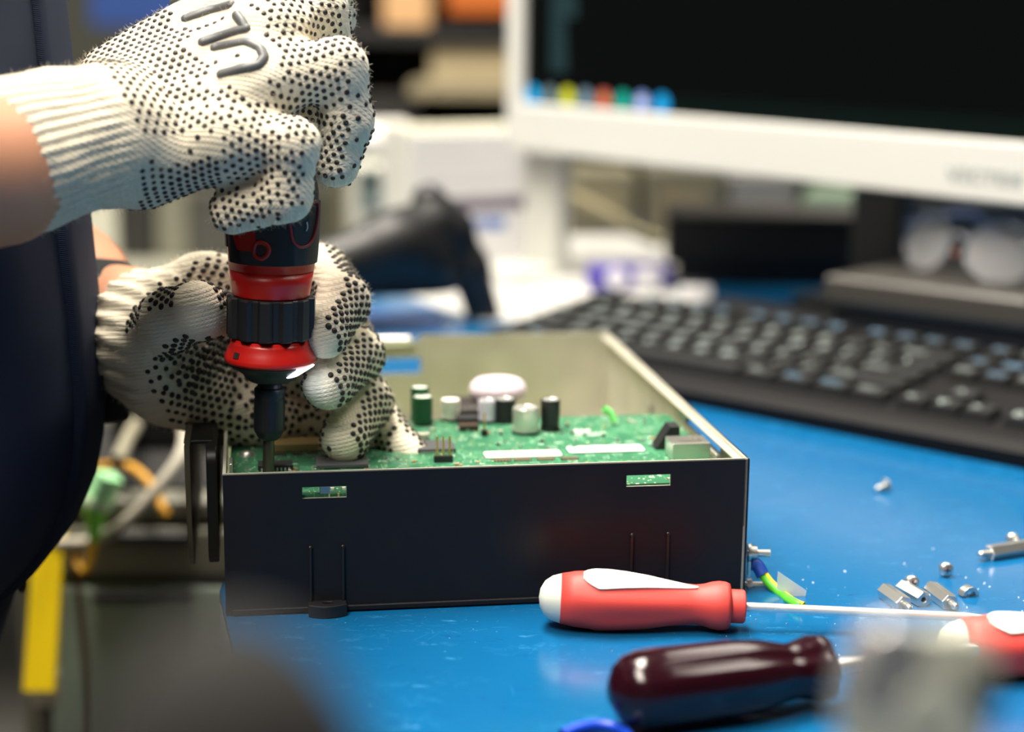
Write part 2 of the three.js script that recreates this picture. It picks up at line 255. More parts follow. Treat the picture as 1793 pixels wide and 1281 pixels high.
  for (const [px, py] of [[490, 795], [522, 795], [548, 795]]) chip([0.0288, 0.0455, 0.0608].map((v, i) => (i === 0 ? v + (px - 520) * 0.000226 : v)), 0.0042, 0.0018, 0.0008, M(0x3d3a30, 0.5), 5, 'resistor_network');
  { const [x, y, z] = at([0.0087, 0.0455, 0.0622]); const g = new THREE.Group(); g.name = 'board_screw'; g.position.set(x, y, z); t.add(g); mesh('head', lathe([[0.0028, 0.0002], [0.0027, 0.0012], [0.0014, 0.0019], [0, 0.002]], 20), edgeMetal, g); mesh('washer', cyl(0.0037, 0.0037, 0.0004, 0, 0.0002, 0), pinM, g); }
  // shielded network jack, pin headers, loose green wire end, stickers
  { const [x, y, z] = at([0.1851, 0.0455, 0.0374]); const g = new THREE.Group(); g.name = 'shielded_jack'; g.position.set(x, y, z); t.add(g); mesh('shield', merge([rb(0.0155, 0.0075, 0.013, 0.0004, 0, 0.0042, 0), bx(0.010, 0.0004, 0.0008, 0, 0.0082, 0.003), bx(0.0015, 0.0005, 0.005, 0.0045, 0.0082, -0.002), bx(0.0015, 0.0005, 0.005, 0.0022, 0.0082, -0.002)]), M(0xd4d2c8, 0.28, 0.9), g); }
  { const [x, y, z] = at([0.1805, 0.0455, 0.049]); const s = shapeOf([[0, 0], [0.010, 0], [0.010, 0.0095], [0.006, 0.0095]]); mesh('power_connector', ext(s, 0.009).translate(x - 0.005, y, z - 0.012), M(0x17171a, 0.5), t); }
  function header(b, n, h, m) { const [x, y, z] = at(b), g = new THREE.Group(); g.name = 'pin_header'; g.position.set(x, y, z); t.add(g); mesh('base', bx(n * 0.00254, 0.0025, 0.0025, 0, 0.00125, 0), chipM, g); mesh('pins', merge(Array.from({ length: n }, (_, k) => bx(0.0007, h, 0.0007, (k - (n - 1) / 2) * 0.00254, h / 2 + 0.001, 0))), m, g); }
  header([0.0864, 0.0455, 0.0434], 3, 0.0095, gold); header([0.1085, 0.0455, 0.0842], 1, 0.009, gold);
  { const a = at([0.166, 0.0455, 0.0984]); mesh('green_wire_end', tube([[a[0] - 0.003, a[1] + 0.007, a[2]], [a[0], a[1] + 0.005, a[2]], [a[0] + 0.002, a[1] + 0.001, a[2] + 0.001]], 0.0016, 16, 8), M(0x7edb7a, 0.5), t); }
  const sticker = (draw) => M(0xffffff, 0.5, 0, { map: canvasTex(512, 80, draw) });
  const strokes = (c, x, n, col, s) => { c.fillStyle = col; for (let k = 0; k < n; k++) { const X = x + k * 15; c.fillRect(X, 26 + rr(0, 4), rr(3, 6), s); if (rnd() < 0.6) c.fillRect(X, 26 + rr(0, s - 6), 10, 4); } };
  const labels = [[[0.104, 0.0463, 0.0546], [0.1353, 0.0463, 0.0456], (c) => { c.fillStyle = '#efeedd'; c.fillRect(0, 0, 512, 80); strokes(c, 70, 24, '#6d6a5e', 28); }], [[0.1391, 0.0463, 0.06], [0.1706, 0.0463, 0.0489], (c) => { c.fillStyle = '#f4f2f6'; c.fillRect(0, 0, 512, 80); strokes(c, 90, 20, '#c9c5d4', 24); }]];
  for (const [a, b, draw] of labels) { const w = b[0] - a[0], z = -(a[2] + b[2]) / 2, g = ext(rrect(w, 0.0095, 0.0015), 0.0003).rotateX(-Math.PI / 2); planarUV(g, 0, 2, 1); const uv = g.attributes.uv, p = g.attributes.position; for (let i = 0; i < p.count; i++) uv.setXY(i, p.getX(i) / w + 0.5, 0.5 - p.getZ(i) / 0.0095); mesh('sticker', g.translate((a[0] + b[0]) / 2, PCBY + 0.0003, z), sticker(draw), t); }
  // small surface-mount parts
  const smd = [M(0xb08a55, 0.5), M(0xded9c8, 0.5), M(0x222325, 0.5), M(0x8d8f90, 0.4, 0.5)], sg = bx(0.002, 0.0008, 0.0011, 0, 0.0004, 0), se = merge([bx(0.0005, 0.00085, 0.00115, 0.0009, 0.00042, 0), bx(0.0005, 0.00085, 0.00115, -0.0009, 0.00042, 0)]);
  for (let i = 0; i < 150; i++) { const x = rr(0.008, 0.185), z = -rr(0.006, 0.105), o = new THREE.Mesh(sg, smd[(rnd() * 4) | 0]); if (z < -0.03 && z > -0.052 && x > 0.1 && x < 0.178) continue; o.name = 'resistor'; o.position.set(x, PCBY, z); o.rotation.y = (rnd() < 0.5 ? 0 : Math.PI / 2); o.castShadow = o.receiveShadow = true; t.add(o); mesh('terminal', se, pinM, o); }
  // board-edge parts seen through the window slots
  mesh('slide_switch', merge([rb(0.004, 0.0035, 0.002, 0.0004, 0.0375, PCBY + 0.0012, -0.0035)]), M(0xb9c2c4, 0.4, 0.4), t);
}
{ // transformer block, cables and fuse behind the board, on the box floor
  const t = thing('power_supply_module', 'small power supply with pale coil and black block behind the circuit board', 'power supply', BPOS, BTURN);
  const yb = 0.0018;
  mesh('base_board', bx(0.16, 0.0016, 0.115, 0.1, yb + 0.006, -0.19), M(0x7c8a55, 0.6), t);
  mesh('transformer', merge([rb(0.03, 0.034, 0.026, 0.002, 0.118, yb + 0.024, -0.16), rb(0.034, 0.006, 0.03, 0.001, 0.118, yb + 0.01, -0.16)]), M(0x2b2622, 0.5), t);
  mesh('coil', new THREE.TorusGeometry(0.008, 0.0055, 12, 24).rotateX(Math.PI / 2).translate(0.126, yb + 0.045, -0.165), M(0xd8c9d3, 0.6), t);
  mesh('heat_sink', merge(Array.from({ length: 6 }, (_, k) => bx(0.0012, 0.03, 0.03, 0.05 + k * 0.005, yb + 0.022, -0.19)).concat([bx(0.03, 0.004, 0.03, 0.0625, yb + 0.009, -0.19)])), M(0x9b9c94, 0.4, 0.7), t);
}

// ------------------------------------------------------------------ tools and small hardware
// surface of revolution about +y seen as radius(h); phi = 0 faces +z
const profR = (P, h) => { if (h <= P[0][1]) return P[0][0]; for (let i = 1; i < P.length; i++) if (h <= P[i][1]) { const a = P[i - 1], b = P[i]; return a[0] + (b[0] - a[0]) * (h - a[1]) / (b[1] - a[1] || 1); } return P[P.length - 1][0]; };
// a raised patch on that surface: phi from p0(h) to p1(h), h from h0 to h1, standing `off` proud with closed edges
function patch(P, h0, h1, p0, p1, off, nh = 24, np = 16, under = 0.0006) {
  const pos = [], idx = [], row = np + 1, tot = (nh + 1) * row;
  for (const o of [off, -under]) for (let i = 0; i <= nh; i++) { const h = h0 + (h1 - h0) * i / nh; for (let j = 0; j <= np; j++) { const a = p0(h) + (p1(h) - p0(h)) * j / np, r = profR(P, h) + o; pos.push(r * Math.sin(a), h, r * Math.cos(a)); } }
  const q = (a, b, c, d) => idx.push(a, b, c, a, c, d);
  for (let i = 0; i < nh; i++) for (let j = 0; j < np; j++) { const a = i * row + j; q(a, a + 1, a + row + 1, a + row); }
  for (let i = 0; i < nh; i++) { const a = i * row; q(a + tot, a, a + row, a + row + tot); const b = a + np; q(b, b + tot, b + row + tot, b + row); }
  for (let j = 0; j < np; j++) { q(j + tot, j + 1 + tot, j + 1, j); const a = nh * row + j; q(a, a + 1, a + 1 + tot, a + tot); }
  const g = new THREE.BufferGeometry(); g.setAttribute('position', new THREE.BufferAttribute(new Float32Array(pos), 3)); g.setIndex(idx);
  const n = g.toNonIndexed(); const r = toCreasedNormals(n, 0.7); planarUV(r, 0, 1); return r;
}
const onSurf = (P, pts, off) => pts.map(([deg, h]) => { const a = deg * Math.PI / 180, r = profR(P, h) + off; return [r * Math.sin(a), h, r * Math.cos(a)]; });
{
  const t = thing('power_screwdriver', 'red and black cordless power screwdriver held upright by both gloved hands', 'power screwdriver', [-0.0938, 0.0464, -0.64]);
  t.rotation.set(0, 0, -0.035);
  const red = M(0xcc1a14, 0.36, 0, { clearcoat: 0.3, clearcoatRoughness: 0.3 }), rubber = M(0x17181c, 0.55), dark = M(0x1e1f22, 0.45), steel = M(0x6b655c, 0.38, 0.9), gun = M(0x35383d, 0.4, 0.75);
  const mm = (pts) => pts.map(([r, h]) => [r / 1000, h / 1000]);
  mesh('bit', merge([cyl(0.0024, 0.0024, 0.026, 0, 0.008, 0, 6), cyl(0.0024, 0.0012, 0.004, 0, -0.007, 0, 6), cyl(0.0035, 0.0031, 0.004, 0, 0.0155, 0, 6)]), steel, t);
  mesh('bit_holder', lathe(mm([[0, 13.6], [3.4, 13.6], [4.4, 14.6], [5.7, 17], [5.9, 18], [5.9, 29.5], [5.6, 30], [5.6, 30.6], [5.9, 31], [5.9, 33.5], [5.2, 34.2], [4.6, 34.4], [4.5, 38.6], [0, 38.6]]), 40), gun, t);
  mesh('nose_rubber', lathe(mm([[0, 36.6], [7.5, 36.6], [9.2, 37.6], [10.4, 39.6], [13.6, 41.8], [16.2, 43.4], [16.8, 44.4], [0, 44.4]]), 56), dark, t);
  const nose = mm([[0, 44.2], [16.9, 44.2], [17.4, 45.2], [17.3, 46.6], [16.2, 49], [15.2, 51.4], [14.8, 53.6], [0, 53.6]]);
  const ns = mesh('nose_ring', lathe(nose, 56), red, t);
  mesh('clutch_mark', merge([0, 1, 2].map((k) => new THREE.TubeGeometry(new THREE.CatmullRomCurve3(onSurf(mm([[17.4, 45.2], [17.3, 46.6], [16.2, 49], [15.2, 51.4]]), [[-44 + k * 3, 47.3], [-45 + k * 3.2, 49.4]].map(([d, h]) => [d, h / 1000]), 0.0001).map(V)), 6, 0.00045, 6))), M(0x1a0a0a, 0.6), ns);
  // clutch collar with grip flutes
  { const n = 12, pts = [], s = new THREE.Shape(); for (let k = 0; k < n * 12; k++) { const a = k / (n * 12) * Math.PI * 2, w = Math.cos(a * n), r = 0.0151 + 0.00075 * Math.max(-1, Math.min(1, w * 3)); k ? s.lineTo(r * Math.cos(a), r * Math.sin(a)) : s.moveTo(r * Math.cos(a), r * Math.sin(a)); } s.closePath();
    mesh('clutch_collar', ext(s, 0.0142, 0.0008, 3).rotateX(-Math.PI / 2).translate(0, 0.0548, 0), dark, t); }
  mesh('ring', lathe(mm([[0, 69.8], [14.0, 69.8], [14.5, 70.4], [15.2, 75], [16.0, 81], [0, 81]]), 56), red, t);
  const body = mm([[16.0, 80], [16.6, 86], [17.0, 94], [17.2, 104], [17.0, 110], [16.2, 114], [13.5, 117], [9, 118.4]]);
  mesh('body', lathe([[0, 0.08], ...body.slice(0, 4)], 56), red, t); mesh('battery_cap', lathe([...body.slice(3), [0, 0.119]], 56), rubber, t);
  const D = Math.PI / 180, low = (h) => 0;
  mesh('grip', merge([patch(body, 0.0832, 0.1060, (h) => -58 * D - 8 * D * Math.min(1, (h - 0.0832) / 0.02), (h) => 118 * D, 0.0007, 24, 40), patch(body, 0.0885, 0.1060, () => 200 * D, () => 294 * D, 0.0007, 12, 20)]), rubber, t);
  mesh('switch_panel', patch(body, 0.0885, 0.1, (h) => -44 * D + 6 * D * Math.max(0, 1 - (h - 0.0885) / 0.004), () => -12 * D, 0.0011), M(0xa3160c, 0.4), t);
  const k = mesh('keyhole_ring', tube(onSurf(body, [[-13, 0.0872], [-4, 0.0862], [3, 0.0880], [3.5, 0.0905], [-4, 0.0921], [-12, 0.0915]], 0.0008), 0.0009, 40, 8, true), M(0xa3160c, 0.4), t);
  mesh('keyhole', patch(body, 0.0872, 0.0914, (h) => -9 * D, (h) => 1 * D, 0.0009, 6, 6), M(0x2a0605, 0.6), k);
  const f = mesh('display_outline', tube(onSurf(body, [[26, 0.1034], [50, 0.1052], [74, 0.1064], [73, 0.0985], [66, 0.0935], [56, 0.0908], [42, 0.0905], [33, 0.0930], [29, 0.098]], 0.0008), 0.0006, 80, 8, true), M(0x8f1f22, 0.45), t);
  mesh('indicator_mark', tube(onSurf(body, [[51, 0.0962], [53, 0.0972], [53, 0.0982], [52, 0.0996]], 0.0009), 0.0003, 12, 6), M(0xcfd3da, 0.5), f);
  // work light under the nose, switched on
  const led = mesh('work_light', patch(mm([[10.2, 39.2], [13.6, 41.6], [16.5, 43.6], [17.0, 44.6]]), 0.0396, 0.0442, () => 44 * D, () => 82 * D, 0.0006, 6, 10), new THREE.MeshStandardMaterial({ color: 0xffffff, emissive: 0xeaf3ff, emissiveIntensity: 2.5 }), t);
  const L = new THREE.PointLight(0xe6f0ff, 0.00007); L.position.set(0.0155, 0.0385, 0.0085); L.castShadow = true; L.shadow.radius = 0.2; t.add(L);
}

// red and white hand screwdrivers
const sdRed = M(0xd4423a, 0.55, 0, { bumpMap: fine, bumpScale: 0.00004 }), sdWhite = M(0xd9d8ca, 0.5), chrome = M(0xf4f3f0, 0.38, 0.8);
function handScrewdriver(label, a, b, roll, shaftEnd) { // a: butt centre, b: a point further along the axis
  const A = V(a), B = V(b), d = B.clone().sub(A), L = d.length(), o = thing('screwdriver', label, 'screwdriver', a);
  o.quaternion.setFromUnitVectors(new THREE.Vector3(0, 1, 0), d.clone().normalize()); o.rotateY(roll);
  const mm = (pts) => pts.map(([r, h]) => [r / 1000, h / 1000]);
  const P = mm([[9.2, 4.5], [10.3, 10], [10.9, 17], [10.9, 22], [10.5, 28], [9.6, 36], [8.4, 44], [7.5, 51], [7.3, 54], [7.7, 57], [8.6, 60], [9.0, 62.5], [8.8, 65], [8.2, 66.5]]);
  mesh('end_cap', lathe(mm([[0, -3.5], [3.4, -3.0], [6.2, -1.4], [8.2, 1.4], [9.1, 4.6], [9.0, 5.2], [0, 5.2]]), 40), sdWhite, o);
  const body = lathe([[0, 0.0046], ...P, [0, 0.0667]], 60), p = body.attributes.position;
  for (let i = 0; i < p.count; i++) { const x = p.getX(i), y = p.getY(i), z = p.getZ(i), an = Math.atan2(x, z), w = Math.max(0, Math.min(1, (y - 0.008) / 0.012)) * Math.max(0, Math.min(1, (0.054 - y) / 0.012)), k = 1 + 0.035 * w * Math.cos(6 * an); p.setXYZ(i, x * k, y, z * k); }
  body.computeVertexNormals(); mesh('handle', body, sdRed, o);
  mesh('collar', lathe(mm([[0, 66], [5.9, 66], [6.2, 66.6], [6.2, 71.5], [5.7, 72.2], [0, 72.2]]), 32), sdRed, o);
  const hw = (h, c) => { const s = Math.min(1, Math.max(0, (h - 0.012) / 0.006)), e = Math.min(1, Math.max(0, (0.055 - h) / 0.035)); return 0.56 * Math.sqrt(s) * Math.pow(e, 0.7) + 0.02; };
  for (let k = 0; k < 2; k++) mesh('grip_inlay', patch(P, 0.0125, 0.0545, (h) => k * Math.PI - hw(h), (h) => k * Math.PI + hw(h), 0.0006, 30, 10), sdWhite, o);
  mesh('shaft', merge([cyl(0.0017, 0.0017, shaftEnd - 0.082, 0, (0.072 + shaftEnd - 0.010) / 2, 0, 16), lathe([[0.0017, shaftEnd - 0.010], [0.0011, shaftEnd - 0.003], [0.0004, shaftEnd], [0, shaftEnd]], 12)]), chrome, o);
  return o;
}
handScrewdriver('red screwdriver with white rounded end cap lying in front of the black box', [0.0142, 0.0112, -0.5997], [0.1691, 0.0066, -0.5961], -1.30, 0.163);
handScrewdriver('red and white screwdriver handle at the right edge behind the grey pliers', [0.1502, 0.0112, -0.5549], [0.205, 0.01, -0.5606], -1.2, 0.15);
{ // dark translucent acetate handle
  const a = [0.0335, 0.0135, -0.5053], b = [0.1351, 0.013, -0.5404], A = V(a), d = V(b).sub(A), o = thing('screwdriver', 'dark translucent plum-coloured screwdriver handle in the foreground', 'screwdriver', a);
  o.quaternion.setFromUnitVectors(new THREE.Vector3(0, 1, 0), d.normalize());
  const P = [[0, -0.002], [0.004, -0.0015], [0.0085, 0.001], [0.0112, 0.0045], [0.0125, 0.009], [0.0128, 0.016], [0.0126, 0.04], [0.0118, 0.05], [0.0098, 0.058], [0.0092, 0.062], [0.0102, 0.066], [0.0112, 0.07], [0.0108, 0.0735], [0.008, 0.0745], [0, 0.0745]];
  const g = lathe(P, 72), p = g.attributes.position;
  for (let i = 0; i < p.count; i++) { const x = p.getX(i), y = p.getY(i), z = p.getZ(i), an = Math.atan2(x, z), w = Math.max(0, Math.min(1, (y - 0.003) / 0.03)), n = Math.max(-0.2, Math.cos(6 * an)), k = 1 - 0.07 * w * Math.pow(Math.max(0, -Math.cos(6 * an)), 0.7) + 0 * n; p.setXYZ(i, x * k, y, z * k); }
  g.computeVertexNormals();
  mesh('handle', g, M(0x2c0b16, 0.16, 0, { transmission: 0.4, thickness: 0.02, ior: 1.48, attenuationColor: new THREE.Color(0x6a0f2c), attenuationDistance: 0.004 }), o);
  mesh('shaft', cyl(0.0025, 0.0025, 0.13, 0, 0.128, 0, 16), chrome, o);
  mesh('tang', cyl(0.0026, 0.0026, 0.05, 0, 0.042, 0, 12), M(0x56504c, 0.4, 0.8), o);
}
// hex standoffs and screws
const zinc = M(0xd2d3cf, 0.3, 0.9), zincDark = M(0x5a5a58, 0.5, 0.8);
function lying(name, label, cat, a, b, group) { const A = V(a), d = V(b).sub(A), o = thing(name, label, cat, a, 0, group); o.quaternion.setFromUnitVectors(new THREE.Vector3(0, 1, 0), d.clone().normalize()); o.userData.len = d.length(); return o; }
function standoff(label, a, b, stud) {
  const o = lying('hex_standoff', label, 'standoff', a, b, 'hex standoffs on the blue bench'), L = o.userData.len; delete o.userData.len;
  const r = 0.0031, s = new THREE.Shape(); for (let k = 0; k < 6; k++) { const an = k * Math.PI / 3, x = r * Math.cos(an), y = r * Math.sin(an); k ? s.lineTo(x, y) : s.moveTo(x, y); } s.closePath();
  if (!stud) { const h = new THREE.Path(); h.absarc(0, 0, 0.0013, 0, Math.PI * 2, true); s.holes.push(h); }
  mesh('hex_body', ext(s, L - 0.0006, 0.0003, 1).rotateX(-Math.PI / 2).translate(0, 0.0003, 0), zinc, o);
  if (stud) mesh('threaded_stud', lathe([[0, L], [0.0013, L], ...Array.from({ length: 9 }, (_, k) => [0.0013 + (k % 2) * 0.0003, L + 0.0004 + k * 0.0005]), [0.0009, L + 0.0053], [0, L + 0.0053]], 16), zinc, o);
  else mesh('bore', cyl(0.0013, 0.0013, L * 0.5, 0, L * 0.4, 0, 12), zincDark, o);
}
standoff('leftmost hex standoff of the group of three, stud towards the camera', [0.1459, 0.0028, -0.6353], [0.15, 0.0028, -0.6197], true);
standoff('middle hex standoff of the group of three, open threaded hole', [0.1537, 0.0028, -0.6395], [0.1589, 0.0028, -0.6251], false);
standoff('rightmost hex standoff of the group of three, stud towards the curved clip', [0.1647, 0.0028, -0.6385], [0.1682, 0.0028, -0.6222], true);
standoff('long hex standoff lying alone at the right edge of the photo', [0.2385, 0.0028, -0.7027], [0.1996, 0.0028, -0.6841], true);
function screw(label, a, b) { // a: underside of head towards b: head top
  const o = lying('machine_screw', label, 'screw', a, b, 'small pan-head screws on the blue bench'); delete o.userData.len;
  const h = mesh('head', lathe([[0, 0], [0.0029, 0], [0.0030, 0.0006], [0.0027, 0.0014], [0.0019, 0.0020], [0, 0.0022]], 24), zinc, o);
  mesh('cross_recess', merge([bx(0.0028, 0.0004, 0.0006, 0, 0.0021, 0), bx(0.0006, 0.0004, 0.0028, 0, 0.0021, 0)]), zincDark, h);
  mesh('shank', lathe([[0, 0], ...Array.from({ length: 11 }, (_, k) => [0.0013 + (k % 2) * 0.0002, -k * 0.0005]), [0.001, -0.0056], [0, -0.0056]], 16), zinc, o);
}
screw('small screw lying by itself on the far blue bench', [0.1783, 0.0028, -0.7875], [0.1801, 0.0034, -0.7885]);
screw('small screw just behind the three hex standoffs, cross recess showing', [0.1763, 0.003, -0.662], [0.1765, 0.0032, -0.6585]);
screw('small screw half hidden behind the middle hex standoff', [0.1583, 0.0034, -0.6441], [0.1583, 0.0036, -0.6401]);
screw('small screw behind the long hex standoff at the right edge', [0.2145, 0.0034, -0.7016], [0.2137, 0.0036, -0.6969]);
{ const a = [0.1789, 0, -0.6402], g = ext((() => { const s = new THREE.Shape(); s.absarc(0, 0, 0.0036, 0.15, Math.PI - 0.15, false); s.absarc(0, 0, 0.0024, Math.PI - 0.15, 0.15, true); s.closePath(); return s; })(), 0.0034, 0.0002);
  const o = mesh('spring_clip', g, zinc); o.position.set(a[0], 0.0002, a[2]); o.rotation.set(0, 0.35, 0); tag(o, 'small curved bright metal clip right of the hex standoffs', 'clip'); }
{ // debris crumbs on the bench
  const g = new THREE.TetrahedronGeometry(0.0006), im = new THREE.InstancedMesh(g, M(0xdfe8ee, 0.6), 60), m = new THREE.Matrix4(), q = new THREE.Quaternion();
  for (let i = 0; i < 60; i++) { q.setFromEuler(new THREE.Euler(rr(0, 6), rr(0, 6), rr(0, 6))); const s = rr(0.25, 0.9); m.compose(new THREE.Vector3(0.03 + rr(0, 0.16) + (i < 34 ? 0.06 : 0), 0.00025, -0.56 - rr(0, 0.12) + (i < 34 ? -0.02 : 0)), q, new THREE.Vector3(s, s * 0.5, s * 1.5)); im.setMatrixAt(i, m); }
  im.name = 'plastic_crumbs'; im.castShadow = im.receiveShadow = true; scene.add(im); tag(im, 'tiny pale plastic crumbs scattered on the blue bench', 'crumbs'); im.userData.kind = 'stuff';
}
{ // earth lead bolted to the right side of the box
  const t = thing('earth_cable', 'green and yellow earth cable bolted to the right side of the black box', 'cable');
  const p0 = [0.095, 0.0135, -0.648], p1 = [0.099, 0.0066, -0.646], p2 = [0.1051, 0.0007, -0.64], p3 = [0.1103, 0.002, -0.6195], p4 = [0.1139, 0.0018, -0.6176];
  mesh('ring_terminal', merge([cyl(0.004, 0.004, 0.001, 0, 0, 0, 24).rotateZ(Math.PI / 2), bx(0.001, 0.008, 0.004, 0, -0.005, 0.001)]).translate(p0[0] - 0.0006, p0[1], p0[2]), zinc, t);
  mesh('bolt', merge([cyl(0.0032, 0.0032, 0.0024, 0, 0, 0, 6), cyl(0.0015, 0.0015, 0.009, 0, 0.002, 0, 12)]).rotateZ(-Math.PI / 2).translate(p0[0] + 0.0012, p0[1], p0[2]), zinc, t);
  mesh('lower_bolt', merge([cyl(0.0026, 0.0026, 0.002, 0, 0, 0, 6), cyl(0.0013, 0.0013, 0.008, 0, 0.002, 0, 12)]).rotateZ(-Math.PI / 2).translate(...[0.095, 0.0004, -0.648]), zinc, t);
  mesh('heat_shrink', tube([[p0[0] + 0.0002, p0[1] - 0.004, p0[2] + 0.001], [0.0973, 0.0091, -0.647], [0.0998, 0.0055, -0.645]], 0.0027, 20, 12), M(0x0d3f94, 0.45), t);
  const c = [[0.0986, 0.0071, -0.646], [0.1021, 0.0029, -0.643], [0.1062, 0, -0.638], [0.1093, 0.002, -0.6214], [0.1111, 0.0019, -0.6192]];
  mesh('green_insulation', tube(c, 0.0019, 50, 14), M(0x55c22d, 0.45), t);
  { const cv = new THREE.CatmullRomCurve3(c.map(V)), ps = []; for (let i = 0; i <= 30; i++) { const q = cv.getPoint(i / 30); ps.push([q.x + 0.0007, q.y + 0.0008, q.z + 0.0006]); } mesh('yellow_stripe', tube(ps, 0.0011, 50, 8), M(0xe8d51f, 0.45), t); }
  { const a = V([0.1042, 0.01, -0.636]), b = V([0.1156, 0.0022, -0.636]), c2 = V([0.115, -0.0039, -0.636]), e = V([0.104, 0.003, -0.636]), g = new THREE.BufferGeometry(), P = []; for (const dz of [0, -0.0003]) for (const v of [a, b, c2, e]) P.push(v.x, v.y, v.z + dz); g.setAttribute('position', new THREE.BufferAttribute(new Float32Array(P), 3)); g.setIndex([0, 2, 1, 0, 3, 2, 4, 5, 6, 4, 6, 7, 0, 1, 5, 0, 5, 4, 1, 2, 6, 1, 6, 5, 2, 3, 7, 2, 7, 6, 3, 0, 4, 3, 4, 7]); const h = toCreasedNormals(g.toNonIndexed(), 0.3); planarUV(h, 0, 1, 40, a.x, e.y);
    mesh('marker_tag', h, M(0xe8ecef, 0.35, 0, { transmission: 0.35 }), t); }
}

// ------------------------------------------------------------------ the person: body, shirt, trousers, dotted knit gloves, watch
const person = thing('person', 'person in a navy shirt and dotted cotton gloves driving a screw', 'person');
const skinM = M(0xd99a78, 0.5, 0, { sheen: 0.2 }), knitBump = tex(64, 64, (u, v) => { const a = Math.abs(Math.sin(u * Math.PI)), b = 0.5 + 0.5 * Math.cos((v * 2 + Math.abs(u - 0.5) * 1.6) * Math.PI * 2), n = Math.min(1, 0.2 + 0.5 * a * b + 0.3 * a); return [n, n, n]; });
const knitCol = tex(128, 128, (u, v) => { const n = 0.93 + 0.09 * (rnd() - 0.5) + 0.04 * noise.noise(u * 5, v * 5, 3); return [n, n * 0.992, n * 0.965]; }, true);
const cotton = M(0xfaf2e0, 0.95, 0, { map: knitCol, bumpMap: knitBump, bumpScale: 0.0004, sheen: 0.5, sheenRoughness: 0.6, sheenColor: new THREE.Color(0xfff4e0) });
const dotM = M(0x1c1712, 0.5), letterM = M(0x5a5c5e, 0.45);

